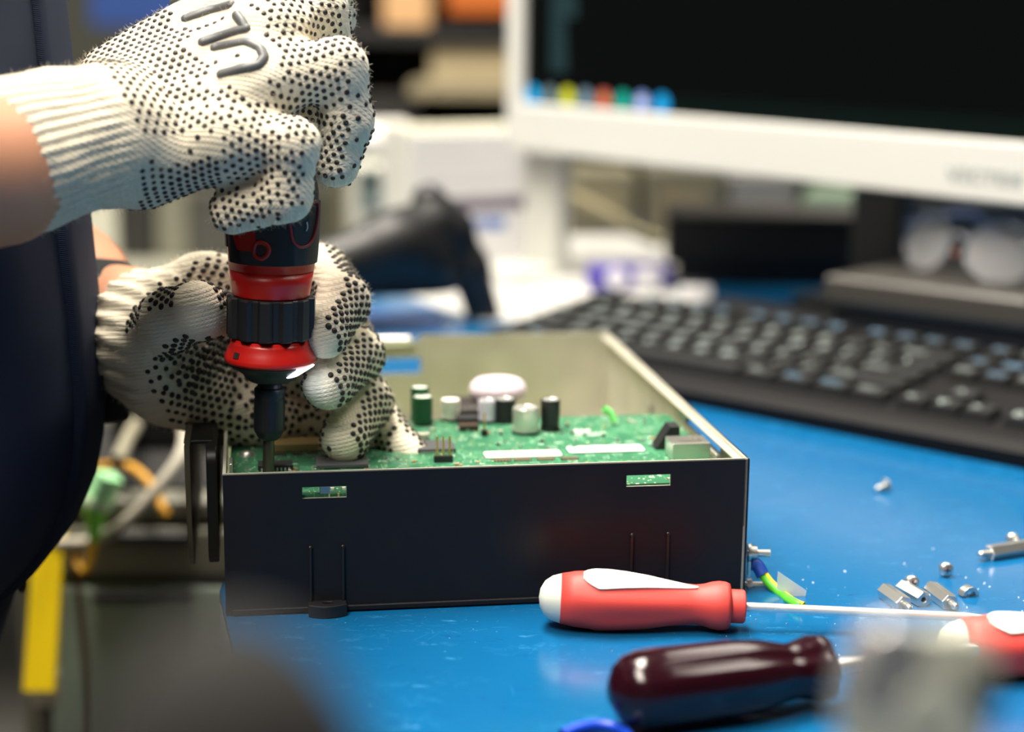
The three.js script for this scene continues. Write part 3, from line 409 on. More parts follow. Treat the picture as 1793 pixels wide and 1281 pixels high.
function makeGlove(name, label, H) {
  const fingers = H.fingers, palm = H.palm, [cA, cB] = H.cuff, ax = V(cB).sub(V(cA)), cl = ax.length(); ax.normalize();
  const s1 = new THREE.Vector3(0, 1, 0).cross(ax).normalize(), s2 = ax.clone().cross(s1);
  const f = (x, y, z) => {
    let d = 1; for (const b of palm) d = smin(d, coneD(x, y, z, b[0], b[1]), 0.010);
    let e = 1; for (const F of fingers) { let g = 1; for (let i = 0; i < F.length - 1; i++) g = smin(g, coneD(x, y, z, F[i], F[i + 1]), 0.004); e = smin(e, g, 0.0014); }
    d = smin(d, e, 0.007);
    const px = x - cA[0], py = y - cA[1], pz = z - cA[2], t = px * ax.x + py * ax.y + pz * ax.z;
    if (t < cl + 0.02) {
      const u = px * s1.x + py * s1.y + pz * s1.z, w = px * s2.x + py * s2.y + pz * s2.z, an = Math.atan2(w, u), m = Math.max(0, Math.min(1, (cl + H.ribTo - t) / 0.012));
      const rib = H.rib * (Math.sin(an * H.ribs + 3 * noise.noise(t * 40, an, 5)) - 0.3) * m + H.wave * noise.noise(an * 1.3 + 5, t * 55, 3) * m;
      d = smin(d, coneD(x, y, z, cA, cB) - rib, 0.008); d = Math.max(d, -t);
    }
    return d + 0.00035 * noise.noise(x * 170, y * 170, z * 170) + 0.0005 * noise.noise(x * 60, y * 60, z * 60 + 4);
  };
  const js = [cA, cB, ...fingers.flat(), ...palm.flat()], lo = [0, 1, 2].map((i) => Math.min(...js.map((j) => j[i] - j[3])) - 0.006), hi = [0, 1, 2].map((i) => Math.max(...js.map((j) => j[i] + j[3])) + 0.006);
  const g = netMesh(f, lo, hi, 0.0012), P = g.attributes.position, uv = new Float32Array(P.count * 2);
  // knit runs along the hand, laid out over its back
  { const Vv = V(fingers[0][0]).sub(V(fingers[3][0])).normalize(), U = Vv.clone().cross(H.back).normalize(); for (let i = 0; i < P.count; i++) { const q = new THREE.Vector3(P.getX(i), P.getY(i), P.getZ(i)); uv[2 * i] = q.dot(Vv) / 0.0016; uv[2 * i + 1] = q.dot(U) / 0.0032; } }
  g.setAttribute('uv', new THREE.BufferAttribute(uv, 2));
  const glove = mesh('glove', g, cotton, person); glove.userData.label = label;
  // rubber dots: march outward from the bones to the surface
  const dots = [], cellHash = new Map(), key = (p, a = 0, b = 0, c = 0) => `${Math.floor(p[0] / 0.003) + a},${Math.floor(p[1] / 0.003) + b},${Math.floor(p[2] / 0.003) + c}`;
  const march = (o, d) => { let t = 0; for (let k = 0; k < 60; k++) { const v = f(o[0] + d.x * t, o[1] + d.y * t, o[2] + d.z * t); if (v > -0.00003) break; t += Math.max(-v * 0.8, 0.00005); if (t > 0.05) return null; } return [o[0] + d.x * t, o[1] + d.y * t, o[2] + d.z * t]; };
  const letters = (H.letters || []).flatMap((st) => new THREE.CatmullRomCurve3(st.map(V), false, 'catmullrom', 0.2).getSpacedPoints(24).map((o) => { for (let k = 0; k < 20; k++) o.addScaledVector(H.printDir, -f(o.x, o.y, o.z) * 0.7); return o.toArray(); }));
  const place = (o, dir, minDot, gap, ok) => {
    if (f(o[0], o[1], o[2]) > -0.0015) return; const p = march(o, dir); if (!p) return; const n = grad(f, p[0], p[1], p[2], 0.0012);
    if (n[0] * dir.x + n[1] * dir.y + n[2] * dir.z < minDot || (ok && !ok(p, n, dir))) return;
    if ((p[0] - cB[0]) * ax.x + (p[1] - cB[1]) * ax.y + (p[2] - cB[2]) * ax.z < H.dotStart) return;
    for (const l of letters) if (Math.hypot(l[0] - p[0], l[1] - p[1], l[2] - p[2]) < 0.0062) return;
    for (let a = -1; a <= 1; a++) for (let b = -1; b <= 1; b++) for (let c = -1; c <= 1; c++) for (const q of cellHash.get(key(p, a, b, c)) || []) if (Math.hypot(q[0] - p[0], q[1] - p[1], q[2] - p[2]) < gap) return;
    const k = key(p); if (!cellHash.has(k)) cellHash.set(k, []); cellHash.get(k).push(p); dots.push([p, n]);
  };
  const sp = H.dotGap || 0.0037;
  const m4 = (a, b, t) => [a[0] + (b[0] - a[0]) * t, a[1] + (b[1] - a[1]) * t, a[2] + (b[2] - a[2]) * t];
  for (const [fi, F] of fingers.entries()) { // fingers, front and back, plain along the sides
    const d0 = V(F[1]).sub(V(F[0])).normalize(), dl = V(F[F.length - 1]).sub(V(F[F.length - 2])).normalize(), Lx = H.latF[fi] ? V(H.latF[fi]) : d0.clone().cross(dl).normalize(), tw = H.twist[fi];
    let s0 = 0.004; for (let i = 0; i < F.length - 1; i++) { const A = V(F[i]), Bv = V(F[i + 1]), d = Bv.clone().sub(A), L = d.length(); d.normalize(); const pal0 = Lx.clone().cross(d).normalize(), lt = d.clone().cross(pal0); if (H.dorsalTo && tw && lt.dot(H.dorsalTo) < 0) lt.negate(); const pal = pal0.clone().multiplyScalar(Math.cos(tw)).addScaledVector(lt, -Math.sin(tw)), last = i === F.length - 2;
      const lt2 = d.clone().cross(pal).normalize(); let s = s0, row = 0; for (; s < L + (last ? F[i + 1][3] * 0.55 : 0); s += sp * H.rowF, row++) { const c = A.clone().addScaledVector(d, s), R = F[i][3] + (F[i + 1][3] - F[i][3]) * Math.min(1, s / L), st = sp / R; for (let k = -3; k <= 3; k++) for (const sg of [1, -1]) { const a = (k + (row & 1) * 0.5) * st; if (Math.abs(a) > (H.spread || 1.15)) continue; if (sg < 0 && s > L * (H.tipStop || 0.7) && last) continue; place(s > L ? Bv.toArray() : c.toArray(), pal.clone().multiplyScalar(sg * Math.cos(a)).addScaledVector(lt2, Math.sin(a)).addScaledVector(d, s > L ? (s - L) / R * 1.5 : 0).normalize(), 0.42, sp * 0.74, H.acceptF); } }
      s0 = Math.max(0, s - L); } }
  // back and palm of the hand
  { const N = H.back.clone(), Vv = V(fingers[0][0]).sub(V(fingers[3][0])), C = V(palm[0][0]); Vv.addScaledVector(N, -Vv.dot(N)).normalize(); const U = Vv.clone().cross(N); if (U.dot(ax) < 0) U.negate();
    const mid = V(fingers[1][0]).add(V(fingers[2][0])).multiplyScalar(0.5);
    for (let i = -34; i < 18; i++) for (let j = -18; j < 18; j++) for (const h of [0, 0.004, -0.004, 0.008, -0.008, 0.013, -0.013, 0.018, -0.018, 0.024, -0.024]) { const o = mid.clone().addScaledVector(U, i * sp * H.rowF).addScaledVector(Vv, (j + (i & 1) * 0.5) * sp).addScaledVector(N, h); for (const s of [1, -1]) place(o.toArray(), N.clone().multiplyScalar(s), 0.42, sp * 0.80, H.accept); }
    if (H.ulnar) { const E = Vv.clone().negate(); for (let i = -34; i < 8; i++) for (let j = -14; j < 8; j++) place(mid.clone().addScaledVector(U, i * sp * H.rowF).addScaledVector(N, (j + (i & 1) * 0.5) * sp * 0.9).addScaledVector(E, 0.030).toArray(), E, 0.3, sp * 0.72, H.accept); } }
  const dg = new THREE.SphereGeometry(H.dotR, 8, 6).scale(1, 1, 0.62), im = new THREE.InstancedMesh(dg, dotM, dots.length), q = new THREE.Quaternion(), mt = new THREE.Matrix4(), Zx = new THREE.Vector3(0, 0, 1);
  dots.forEach(([p, n], i) => { q.setFromUnitVectors(Zx, new THREE.Vector3(...n)); const s = rr(0.85, 1.12); mt.compose(new THREE.Vector3(...p), q, new THREE.Vector3(s, s * rr(0.9, 1.1), 1)); im.setMatrixAt(i, mt); });
  im.name = 'grip_dots'; im.castShadow = im.receiveShadow = true; im.userData.kind = 'stuff'; glove.add(im);
  // stray cotton fibres
  { const n = H.fibres, hg = new THREE.CylinderGeometry(0.00002, 0.00004, 1, 3, 2).translate(0, 0.5, 0), fm = new THREE.InstancedMesh(hg, M(0xefe6d2, 0.9), n), Y = new THREE.Vector3(0, 1, 0), NN = g.attributes.normal;
    for (let i = 0; i < n; i++) { const k = (rnd() * P.count) | 0, d = new THREE.Vector3(NN.getX(k) + rr(-0.9, 0.9), NN.getY(k) + rr(-0.9, 0.9), NN.getZ(k) + rr(-0.9, 0.9)).normalize(); q.setFromUnitVectors(Y, d); mt.compose(new THREE.Vector3(P.getX(k), P.getY(k), P.getZ(k)), q, new THREE.Vector3(1, rr(0.0008, 0.0026), 1)); fm.setMatrixAt(i, mt); }
    fm.name = 'cotton_fibres'; fm.userData.kind = 'stuff'; fm.castShadow = fm.receiveShadow = true; glove.add(fm); }
  for (const st of H.letters || []) { // raised print across the back of the hand
    const cv = new THREE.CatmullRomCurve3(st.map(V), false, 'catmullrom', 0.25).getSpacedPoints(22), ps = cv.map((v) => { const o = v.clone(); for (let k = 0; k < 20; k++) { const d = f(o.x, o.y, o.z); o.addScaledVector(H.printDir, -d * 0.7); } return o.addScaledVector(H.back, -0.0007).toArray(); });
    const gg = tube(ps, 0.0021, 44, 8), c0 = new THREE.SphereGeometry(0.0021, 8, 6); mesh('printed_letter_stroke', merge([gg, c0.clone().translate(...ps[0]), c0.clone().translate(...ps[ps.length - 1])]), letterM, glove);
  }
  console.log(name, 'verts', P.count, 'dots', dots.length);
  return glove;
}
const RH = { // right hand, over the top of the tool; fingers index, middle, ring, little, thumb
  cuff: [[-0.1775, 0.1703, -0.584, 0.0283], [-0.1439, 0.179, -0.607, 0.0245]], rib: 0.0004, ribs: 46, ribTo: 0.004, wave: 0.0014, dotStart: 0.002, fibres: 9000, dotGap: 0.0032, dotR: 0.00098,
  latF: [null, [0, 0, -1], [0, 0, -1], [0, 0, -1], null], twist: [0, 0.75, 0.75, 1.0, 0], ulnar: true, rowF: 0.82, printDir: new THREE.Vector3(0.16, 0.05, 0.985),
  fingers: [
    [[-0.0924, 0.2305, -0.652, 0.011], [-0.0732, 0.2388, -0.668, 0.01], [-0.073, 0.2191, -0.684, 0.0096], [-0.0786, 0.2026, -0.684, 0.0088]],
    [[-0.09, 0.2127, -0.636, 0.0112], [-0.0729, 0.2218, -0.652, 0.0102], [-0.0706, 0.2021, -0.664, 0.0096], [-0.0748, 0.1859, -0.664, 0.0088]],
    [[-0.0927, 0.1948, -0.621, 0.011], [-0.0639, 0.2017, -0.628, 0.0103], [-0.0614, 0.1822, -0.632, 0.0094], [-0.0658, 0.1662, -0.634, 0.0086]],
    [[-0.1026, 0.1777, -0.609, 0.0101], [-0.0781, 0.1757, -0.606, 0.0092], [-0.0808, 0.1573, -0.609, 0.0089], [-0.1007, 0.1505, -0.613, 0.0084]],
    [[-0.1439, 0.1887, -0.66, 0.0131], [-0.1301, 0.1828, -0.69, 0.0114], [-0.1105, 0.1714, -0.694, 0.0106], [-0.0956, 0.1587, -0.684, 0.0096]],
  ],
  palm: [[[-0.1409, 0.1696, -0.61, 0.0138], [-0.1027, 0.1765, -0.609, 0.0113]], [[-0.1427, 0.1778, -0.615, 0.0143], [-0.0927, 0.1948, -0.621, 0.011]], [[-0.1446, 0.1884, -0.625, 0.0144], [-0.09, 0.2127, -0.636, 0.0112]], [[-0.1478, 0.1959, -0.64, 0.0131], [-0.0924, 0.2305, -0.652, 0.011]],
    [[-0.1313, 0.1612, -0.614, 0.009], [-0.1058, 0.1729, -0.613, 0.009]], [[-0.1026, 0.1777, -0.609, 0.0101], [-0.0927, 0.1948, -0.621, 0.011]], [[-0.0927, 0.1948, -0.621, 0.011], [-0.09, 0.2127, -0.636, 0.0112]], [[-0.09, 0.2127, -0.636, 0.0112], [-0.0924, 0.2305, -0.652, 0.011]]],
  letters: [[[-0.1052, 0.209, -0.61], [-0.0994, 0.2102, -0.61], [-0.094, 0.2109, -0.61], [-0.0894, 0.2087, -0.61], [-0.0883, 0.2056, -0.61], [-0.0905, 0.203, -0.61], [-0.0956, 0.2018, -0.61], [-0.103, 0.1997, -0.61]], [[-0.1096, 0.2111, -0.61], [-0.1013, 0.2139, -0.61], [-0.0939, 0.216, -0.61]], [[-0.0943, 0.2163, -0.61], [-0.0954, 0.2185, -0.61], [-0.0971, 0.2208, -0.61]], [[-0.1157, 0.2197, -0.61], [-0.1071, 0.2227, -0.61], [-0.099, 0.2247, -0.61]], [[-0.1199, 0.2264, -0.61], [-0.1119, 0.2292, -0.61], [-0.1039, 0.2312, -0.61]]],
};
const LH = { // left hand, palm towards the camera, fingers round the back of the tool
  cuff: [[-0.156, 0.0902, -0.7, 0.0266], [-0.1387, 0.0873, -0.684, 0.0279]], rib: 0.0011, ribs: 24, ribTo: 0.016, wave: 0.0022, dotStart: -1, fibres: 12000, dotGap: 0.0034, dotR: 0.00122, rowF: 0.80, edge: [[-0.1367, 0.1267, -0.68], [-0.1392, 0.1209, -0.68], [-0.1512, 0.1034, -0.68], [-0.1486, 0.0799, -0.68], [-0.1389, 0.0574, -0.68], [-0.1323, 0.0418, -0.68]], thumbEdge: [-0.1304, 0.1026, -0.66][0],
  latF: [null, null, null, null, [0, 0, 1]], twist: [0.28, 0.28, 0.32, 0.4, 0], dorsalTo: new THREE.Vector3(0.2, 0.2, 1), tipStop: 1.5, spread: 1.0,
  fingers: [
    [[-0.1278, 0.1095, -0.694, 0.0122], [-0.0795, 0.1158, -0.698, 0.0113], [-0.0672, 0.1091, -0.668, 0.0104], [-0.0721, 0.1003, -0.646, 0.0094]],
    [[-0.1212, 0.0914, -0.702, 0.0129], [-0.0742, 0.0915, -0.708, 0.012], [-0.0632, 0.0859, -0.676, 0.011], [-0.0716, 0.079, -0.651, 0.0098]],
    [[-0.1183, 0.0732, -0.702, 0.0129], [-0.0717, 0.0708, -0.71, 0.0121], [-0.0608, 0.0645, -0.684, 0.011], [-0.0662, 0.0553, -0.662, 0.0098]],
    [[-0.1162, 0.0587, -0.696, 0.0119], [-0.081, 0.0522, -0.704, 0.0111], [-0.0592, 0.0571, -0.698, 0.01], [-0.0401, 0.0408, -0.682, 0.008]],
    [[-0.1444, 0.0932, -0.67, 0.0123], [-0.1324, 0.104, -0.652, 0.0115], [-0.1204, 0.1087, -0.645, 0.0107], [-0.1145, 0.1061, -0.654, 0.0095]],
  ],
  palm: [[[-0.1419, 0.097, -0.69, 0.0164], [-0.1278, 0.1095, -0.694, 0.0122]], [[-0.1422, 0.0875, -0.69, 0.0173], [-0.1212, 0.0914, -0.702, 0.0129]], [[-0.1425, 0.0779, -0.69, 0.0174], [-0.1183, 0.0732, -0.702, 0.0129]], [[-0.14, 0.0712, -0.688, 0.0146], [-0.1162, 0.0587, -0.696, 0.0119]], [[-0.1428, 0.0902, -0.676, 0.0142], [-0.1286, 0.0769, -0.684, 0.0135]], [[-0.1389, 0.0677, -0.682, 0.0117], [-0.101, 0.0542, -0.692, 0.0109]], [[-0.1278, 0.1095, -0.694, 0.0122], [-0.1212, 0.0914, -0.702, 0.0129]], [[-0.1212, 0.0914, -0.702, 0.0129], [-0.1183, 0.0732, -0.702, 0.0129]], [[-0.1183, 0.0732, -0.702, 0.0129], [-0.1162, 0.0587, -0.696, 0.0119]]],
};
{ const n = (F, up) => { const a = V(F.fingers[0][0]).sub(V(F.fingers[3][0])), b = V(F.fingers[1][0]).add(V(F.fingers[2][0])).multiplyScalar(0.5).sub(V(F.cuff[1])), c = a.cross(b).normalize(); return c.dot(V(up)) < 0 ? c.negate() : c; }; RH.back = n(RH, [0, 1, 0.4]); LH.back = n(LH, [0, 0, -1]); }
{ const E = V(RH.fingers[3][0]).sub(V(RH.fingers[0][0])).normalize(); RH.accept = (p, n, dir) => { const th = Math.atan2(n[0] * RH.back.x + n[1] * RH.back.y + n[2] * RH.back.z, n[0] * E.x + n[1] * E.y + n[2] * E.z); return dir.dot(RH.back) > 0.5 ? th > 1.2 : th < 0.6; }; }
{ const T_ = LH.fingers[4]; LH.acceptF = (p) => { for (let i = 1; i < LH.edge.length; i++) { const a = LH.edge[i - 1], b = LH.edge[i]; if (p[1] <= a[1] && p[1] > b[1]) return p[0] > a[0] + (b[0] - a[0]) * (p[1] - a[1]) / (b[1] - a[1]); } return true; }; LH.accept = (p) => { let xb = LH.edge[0][0]; for (let i = 1; i < LH.edge.length; i++) { const a = LH.edge[i - 1], b = LH.edge[i]; if (p[1] <= a[1] && p[1] > b[1]) xb = a[0] + (b[0] - a[0]) * (p[1] - a[1]) / (b[1] - a[1]); } if (p[0] < xb) return false; return !(p[0] > LH.thumbEdge && Math.min(coneD(...p, T_[1], T_[2]), coneD(...p, T_[2], T_[3])) < 0.0015); }; }
makeGlove('right', 'cream knit glove with black rubber dots and letters gripping the tool from above', RH);
makeGlove('left', 'cream knit glove with black rubber dots wrapped around the tool', LH);

// body (one mesh: neck, arms, hands end inside the gloves), then shirt, trousers, shoes
{
  const RW = [-0.1772, 0.1692, -0.583, 0.0233], RWi = [-0.1497, 0.1777, -0.602, 0.019], LW = [-0.1601, 0.0907, -0.708, 0.0197], LWi = [-0.1446, 0.0875, -0.69, 0.0206];
  const RE = [-0.355, 0.235, -0.415, 0.042], RS = [-0.30, 0.52, -0.475, 0.05], LE = [-0.36, 0.235, -0.87, 0.042], LSh = [-0.30, 0.52, -0.86, 0.05];
  const RF = [RW[0] - 0.045, RW[1] + 0.004, RW[2] + 0.062, 0.033], LF = [-0.1955, 0.1023, -0.765, 0.017];
  const neck = [[-0.295, 0.50, -0.665, 0.06], [-0.275, 0.66, -0.665, 0.055]], head = [[-0.25, 0.735, -0.665, 0.078], [-0.275, 0.79, -0.665, 0.092]];
  const bones = [[RS, RE], [RE, RF], [RF, RW], [RW, RWi], [LSh, LE], [LE, LF], [LF, LW], [LW, LWi], neck, head, [[-0.30, 0.5, -0.475, 0.05], [-0.30, 0.5, -0.86, 0.05]], [[-0.30, 0.1, -0.665, 0.09], [-0.30, 0.45, -0.665, 0.11]], [[-0.178, 0.752, -0.665, 0.010], [-0.165, 0.728, -0.665, 0.012]], [[-0.27, 0.765, -0.575, 0.012], [-0.272, 0.735, -0.578, 0.008]], [[-0.27, 0.765, -0.755, 0.012], [-0.272, 0.735, -0.752, 0.008]]];
  const f = (x, y, z) => { let d = 1; for (const b of bones) d = smin(d, coneD(x, y, z, b[0], b[1]), 0.02); return d; };
  mesh('body', planarUV(netMesh(f, [-0.46, 0.0, -0.94], [-0.10, 0.90, -0.34], 0.006), 0, 1, 4), skinM, person);
  const hair = (x, y, z) => Math.max(coneD(x, y, z, [-0.262, 0.752, -0.665, 0.083], [-0.282, 0.798, -0.665, 0.098]), -(0.62 * (y - 0.775) - (x + 0.19)) * 0.8);
  mesh('hair', planarUV(netMesh(hair, [-0.40, 0.64, -0.78], [-0.14, 0.92, -0.55], 0.006), 0, 1, 30), M(0x2a1d14, 0.7), person);
  // shirt: front line of the torso against height
  const FR = [[-0.1798, 0.2267, -0.672], [-0.1766, 0.1812, -0.672], [-0.1731, 0.1366, -0.672], [-0.1708, 0.1, -0.672], [-0.1701, 0.0673, -0.672], [-0.1718, 0.0483, -0.672], [-0.1757, 0.0315, -0.672], [-0.1834, 0.0145, -0.672], [-0.1959, -0.0016, -0.672], [-0.2102, -0.0153, -0.672]].map((p) => [p[0], p[1]]);
  FR.unshift([-0.215, 0.50], [-0.190, 0.36]); FR.push([-0.235, -0.085], [-0.285, -0.105]);
  const front = (y) => { if (y > FR[0][1]) return FR[0][0]; for (let i = 1; i < FR.length; i++) if (y > FR[i][1]) { const a = FR[i - 1], b = FR[i], t = (y - a[1]) / (b[1] - a[1]); return a[0] + (b[0] - a[0]) * t; } return FR[FR.length - 1][0]; };
  const backX = -0.40, tor = (x, y, z, o) => { const fx = front(y) + o, cx = (fx + backX) / 2, a = Math.max(0.02, (fx - backX) / 2), b = (y > 0.4 ? 0.15 - (y - 0.4) * 0.4 : 0.15) + o, k = Math.hypot((x - cx) / a, (z + 0.665) / b); return (k - 1) * a * 0.85; };
  const sl = [[RS, 0.06, RE, 0.056], [LSh, 0.06, LE, 0.056]].map(([a, r1, b, r2]) => [[a[0], a[1] - 0.01, a[2], r1], [a[0] + (b[0] - a[0]) * 0.8, a[1] + (b[1] - a[1]) * 0.8, a[2] + (b[2] - a[2]) * 0.8, r2]]);
  const shirtF = (x, y, z) => { let d = Math.max(tor(x, y, z, 0), y - 0.56, -0.105 - y); d = smin(d, coneD(x, y, z, [-0.30, 0.505, -0.49, 0.064], [-0.30, 0.505, -0.845, 0.064]), 0.03); for (const [a, b] of sl) { const e = coneD(x, y, z, a, b), t = ((x - a[0]) * (b[0] - a[0]) + (y - a[1]) * (b[1] - a[1]) + (z - a[2]) * (b[2] - a[2])) / ((b[0] - a[0]) ** 2 + (b[1] - a[1]) ** 2 + (b[2] - a[2]) ** 2); d = smin(d, Math.max(e, (t - 1) * 0.25), 0.03); } return d + 0.0009 * noise.noise(x * 25, y * 14, z * 25); };
  const weave = tex(64, 64, (u, v) => { const n = 0.5 + 0.25 * Math.sin((u * 8 + v * 8) * Math.PI * 2) + (rnd() - 0.5) * 0.3; return [n, n, n]; });
  const navy = M(0x1e2a45, 0.88, 0, { bumpMap: weave, bumpScale: 0.0003, sheen: 0.25, sheenRoughness: 0.5, sheenColor: new THREE.Color(0x46587c) });
  const sh = mesh('shirt', planarUV(netMesh(shirtF, [-0.46, -0.13, -0.95], [-0.12, 0.58, -0.33], 0.005), 1, 2, 160), navy, person); sh.userData.label = 'navy blue button-front work shirt';
  // button placket: a doubled band down the front, standing proud of the shirt
  { const pos = [], idx = [], rows = 60, cols = 10, surf = (y, a, o) => { const fx = front(y), cx = (fx + backX) / 2, A = (fx - backX) / 2 + o, b = 0.15 + o; return [cx + A * Math.cos(a), y, -0.665 - b * Math.sin(a)]; }, y0 = -0.07, y1 = 0.44, a0 = -0.10, a1 = 0.20;
    for (const o of [0.0042, -0.004]) for (let i = 0; i <= rows; i++) for (let j = 0; j <= cols; j++) { const e = j === 0 || j === cols ? -0.0012 : 0; pos.push(...surf(y0 + (y1 - y0) * i / rows, a0 + (a1 - a0) * j / cols, o + (o > 0 ? e : 0))); }
    const R = cols + 1, tot = (rows + 1) * R, q = (a, b, c, d) => idx.push(a, b, c, a, c, d);
    for (let i = 0; i < rows; i++) { for (let j = 0; j < cols; j++) { const a = i * R + j; q(a, a + 1, a + R + 1, a + R); } const a = i * R; q(a + tot, a, a + R, a + R + tot); q(a + cols, a + cols + tot, a + cols + R + tot, a + cols + R); }
    const g = new THREE.BufferGeometry(); g.setAttribute('position', new THREE.BufferAttribute(new Float32Array(pos), 3)); g.setIndex(idx); g.computeVertexNormals(); planarUV(g, 1, 2, 160); mesh('placket', g, navy, sh);
    for (const y of [-0.012, 0.075, 0.17, 0.265, 0.36]) { const p = surf(y, 0.10, 0.0032), o = mesh('button', lathe([[0, 0.0015], [0.003, 0.0015], [0.0045, 0.0022], [0.0052, 0.0014], [0.0052, 0], [0, 0]], 20).rotateZ(-Math.PI / 2), M(0x15171c, 0.35), sh); o.position.set(...p); o.rotation.y = 0.1; } }
  // collar, trousers and shoes, out of the photograph's frame
  const leg = (z) => [[-0.335, -0.10, z, 0.085], [-0.335, -0.42, z * 1.0, 0.062], [-0.345, -0.70, z, 0.05]];
  const trF = (x, y, z) => { let d = Math.max(coneD(x, y, z, [-0.335, -0.06, -0.61, 0.10], [-0.335, -0.06, -0.72, 0.10]), y + 0.02); for (const zz of [-0.59, -0.74]) { const [a, b, c] = leg(zz); d = smin(d, smin(coneD(x, y, z, a, b), coneD(x, y, z, b, c), 0.02), 0.03); } return d; };
  mesh('trousers', planarUV(netMesh(trF, [-0.48, -0.78, -0.86], [-0.19, 0.02, -0.48], 0.008), 1, 2, 100), M(0x121419, 0.85), person);
  for (const zz of [-0.59, -0.74]) mesh('shoe', planarUV(netMesh((x, y, z) => Math.max(smin(coneD(x, y, z, [-0.33, -0.735, zz, 0.045], [-0.20, -0.745, zz, 0.04]), coneD(x, y, z, [-0.32, -0.70, zz, 0.05], [-0.32, -0.73, zz, 0.05]), 0.02), FLOOR + 0.0 - y), [-0.40, -0.80, zz - 0.07], [-0.14, -0.63, zz + 0.07], 0.006), 0, 1, 30), M(0x1b1a19, 0.5), person);
  // wrist watch on the left arm
  { const c = V([-0.1691, 0.0788, -0.718]), d = V(LW).sub(V(LF)).normalize(), w = new THREE.Group(); w.name = 'watch'; w.position.copy(c); w.quaternion.setFromUnitVectors(new THREE.Vector3(0, 1, 0), new THREE.Vector3(0.62, -0.28, 0.73).normalize()); person.add(w);
    mesh('strap', lathe([[0.0245, -0.026], [0.0263, -0.026], [0.0270, -0.023], [0.0270, 0.001], [0.0263, 0.004], [0.0245, 0.004], [0.0245, -0.026]], 48), M(0x0b0b0d, 0.5), w);
    w.updateMatrixWorld(true); const loc = (p) => w.worldToLocal(V(p)).toArray();
    const cs = mesh('case', rb(0.026, 0.010, 0.030, 0.004), M(0x4a4e50, 0.35, 0.6), w); cs.position.set(...loc([-0.1723, 0.1092, -0.722])); cs.quaternion.copy(w.quaternion).invert().multiply(new THREE.Quaternion().setFromEuler(new THREE.Euler(0.2, 0.5, -0.25)));
    const a = V([-0.172, 0.0949, -0.7]), b = V([-0.1663, 0.0515, -0.7]), tl = mesh('strap_tail', rb(0.012, a.distanceTo(b), 0.006, 0.002), M(0x0b0b0d, 0.5), w); tl.position.set(...loc(a.clone().add(b).multiplyScalar(0.5).toArray())); tl.quaternion.copy(w.quaternion).invert().multiply(new THREE.Quaternion().setFromUnitVectors(new THREE.Vector3(0, 1, 0), a.clone().sub(b).normalize())); }
}

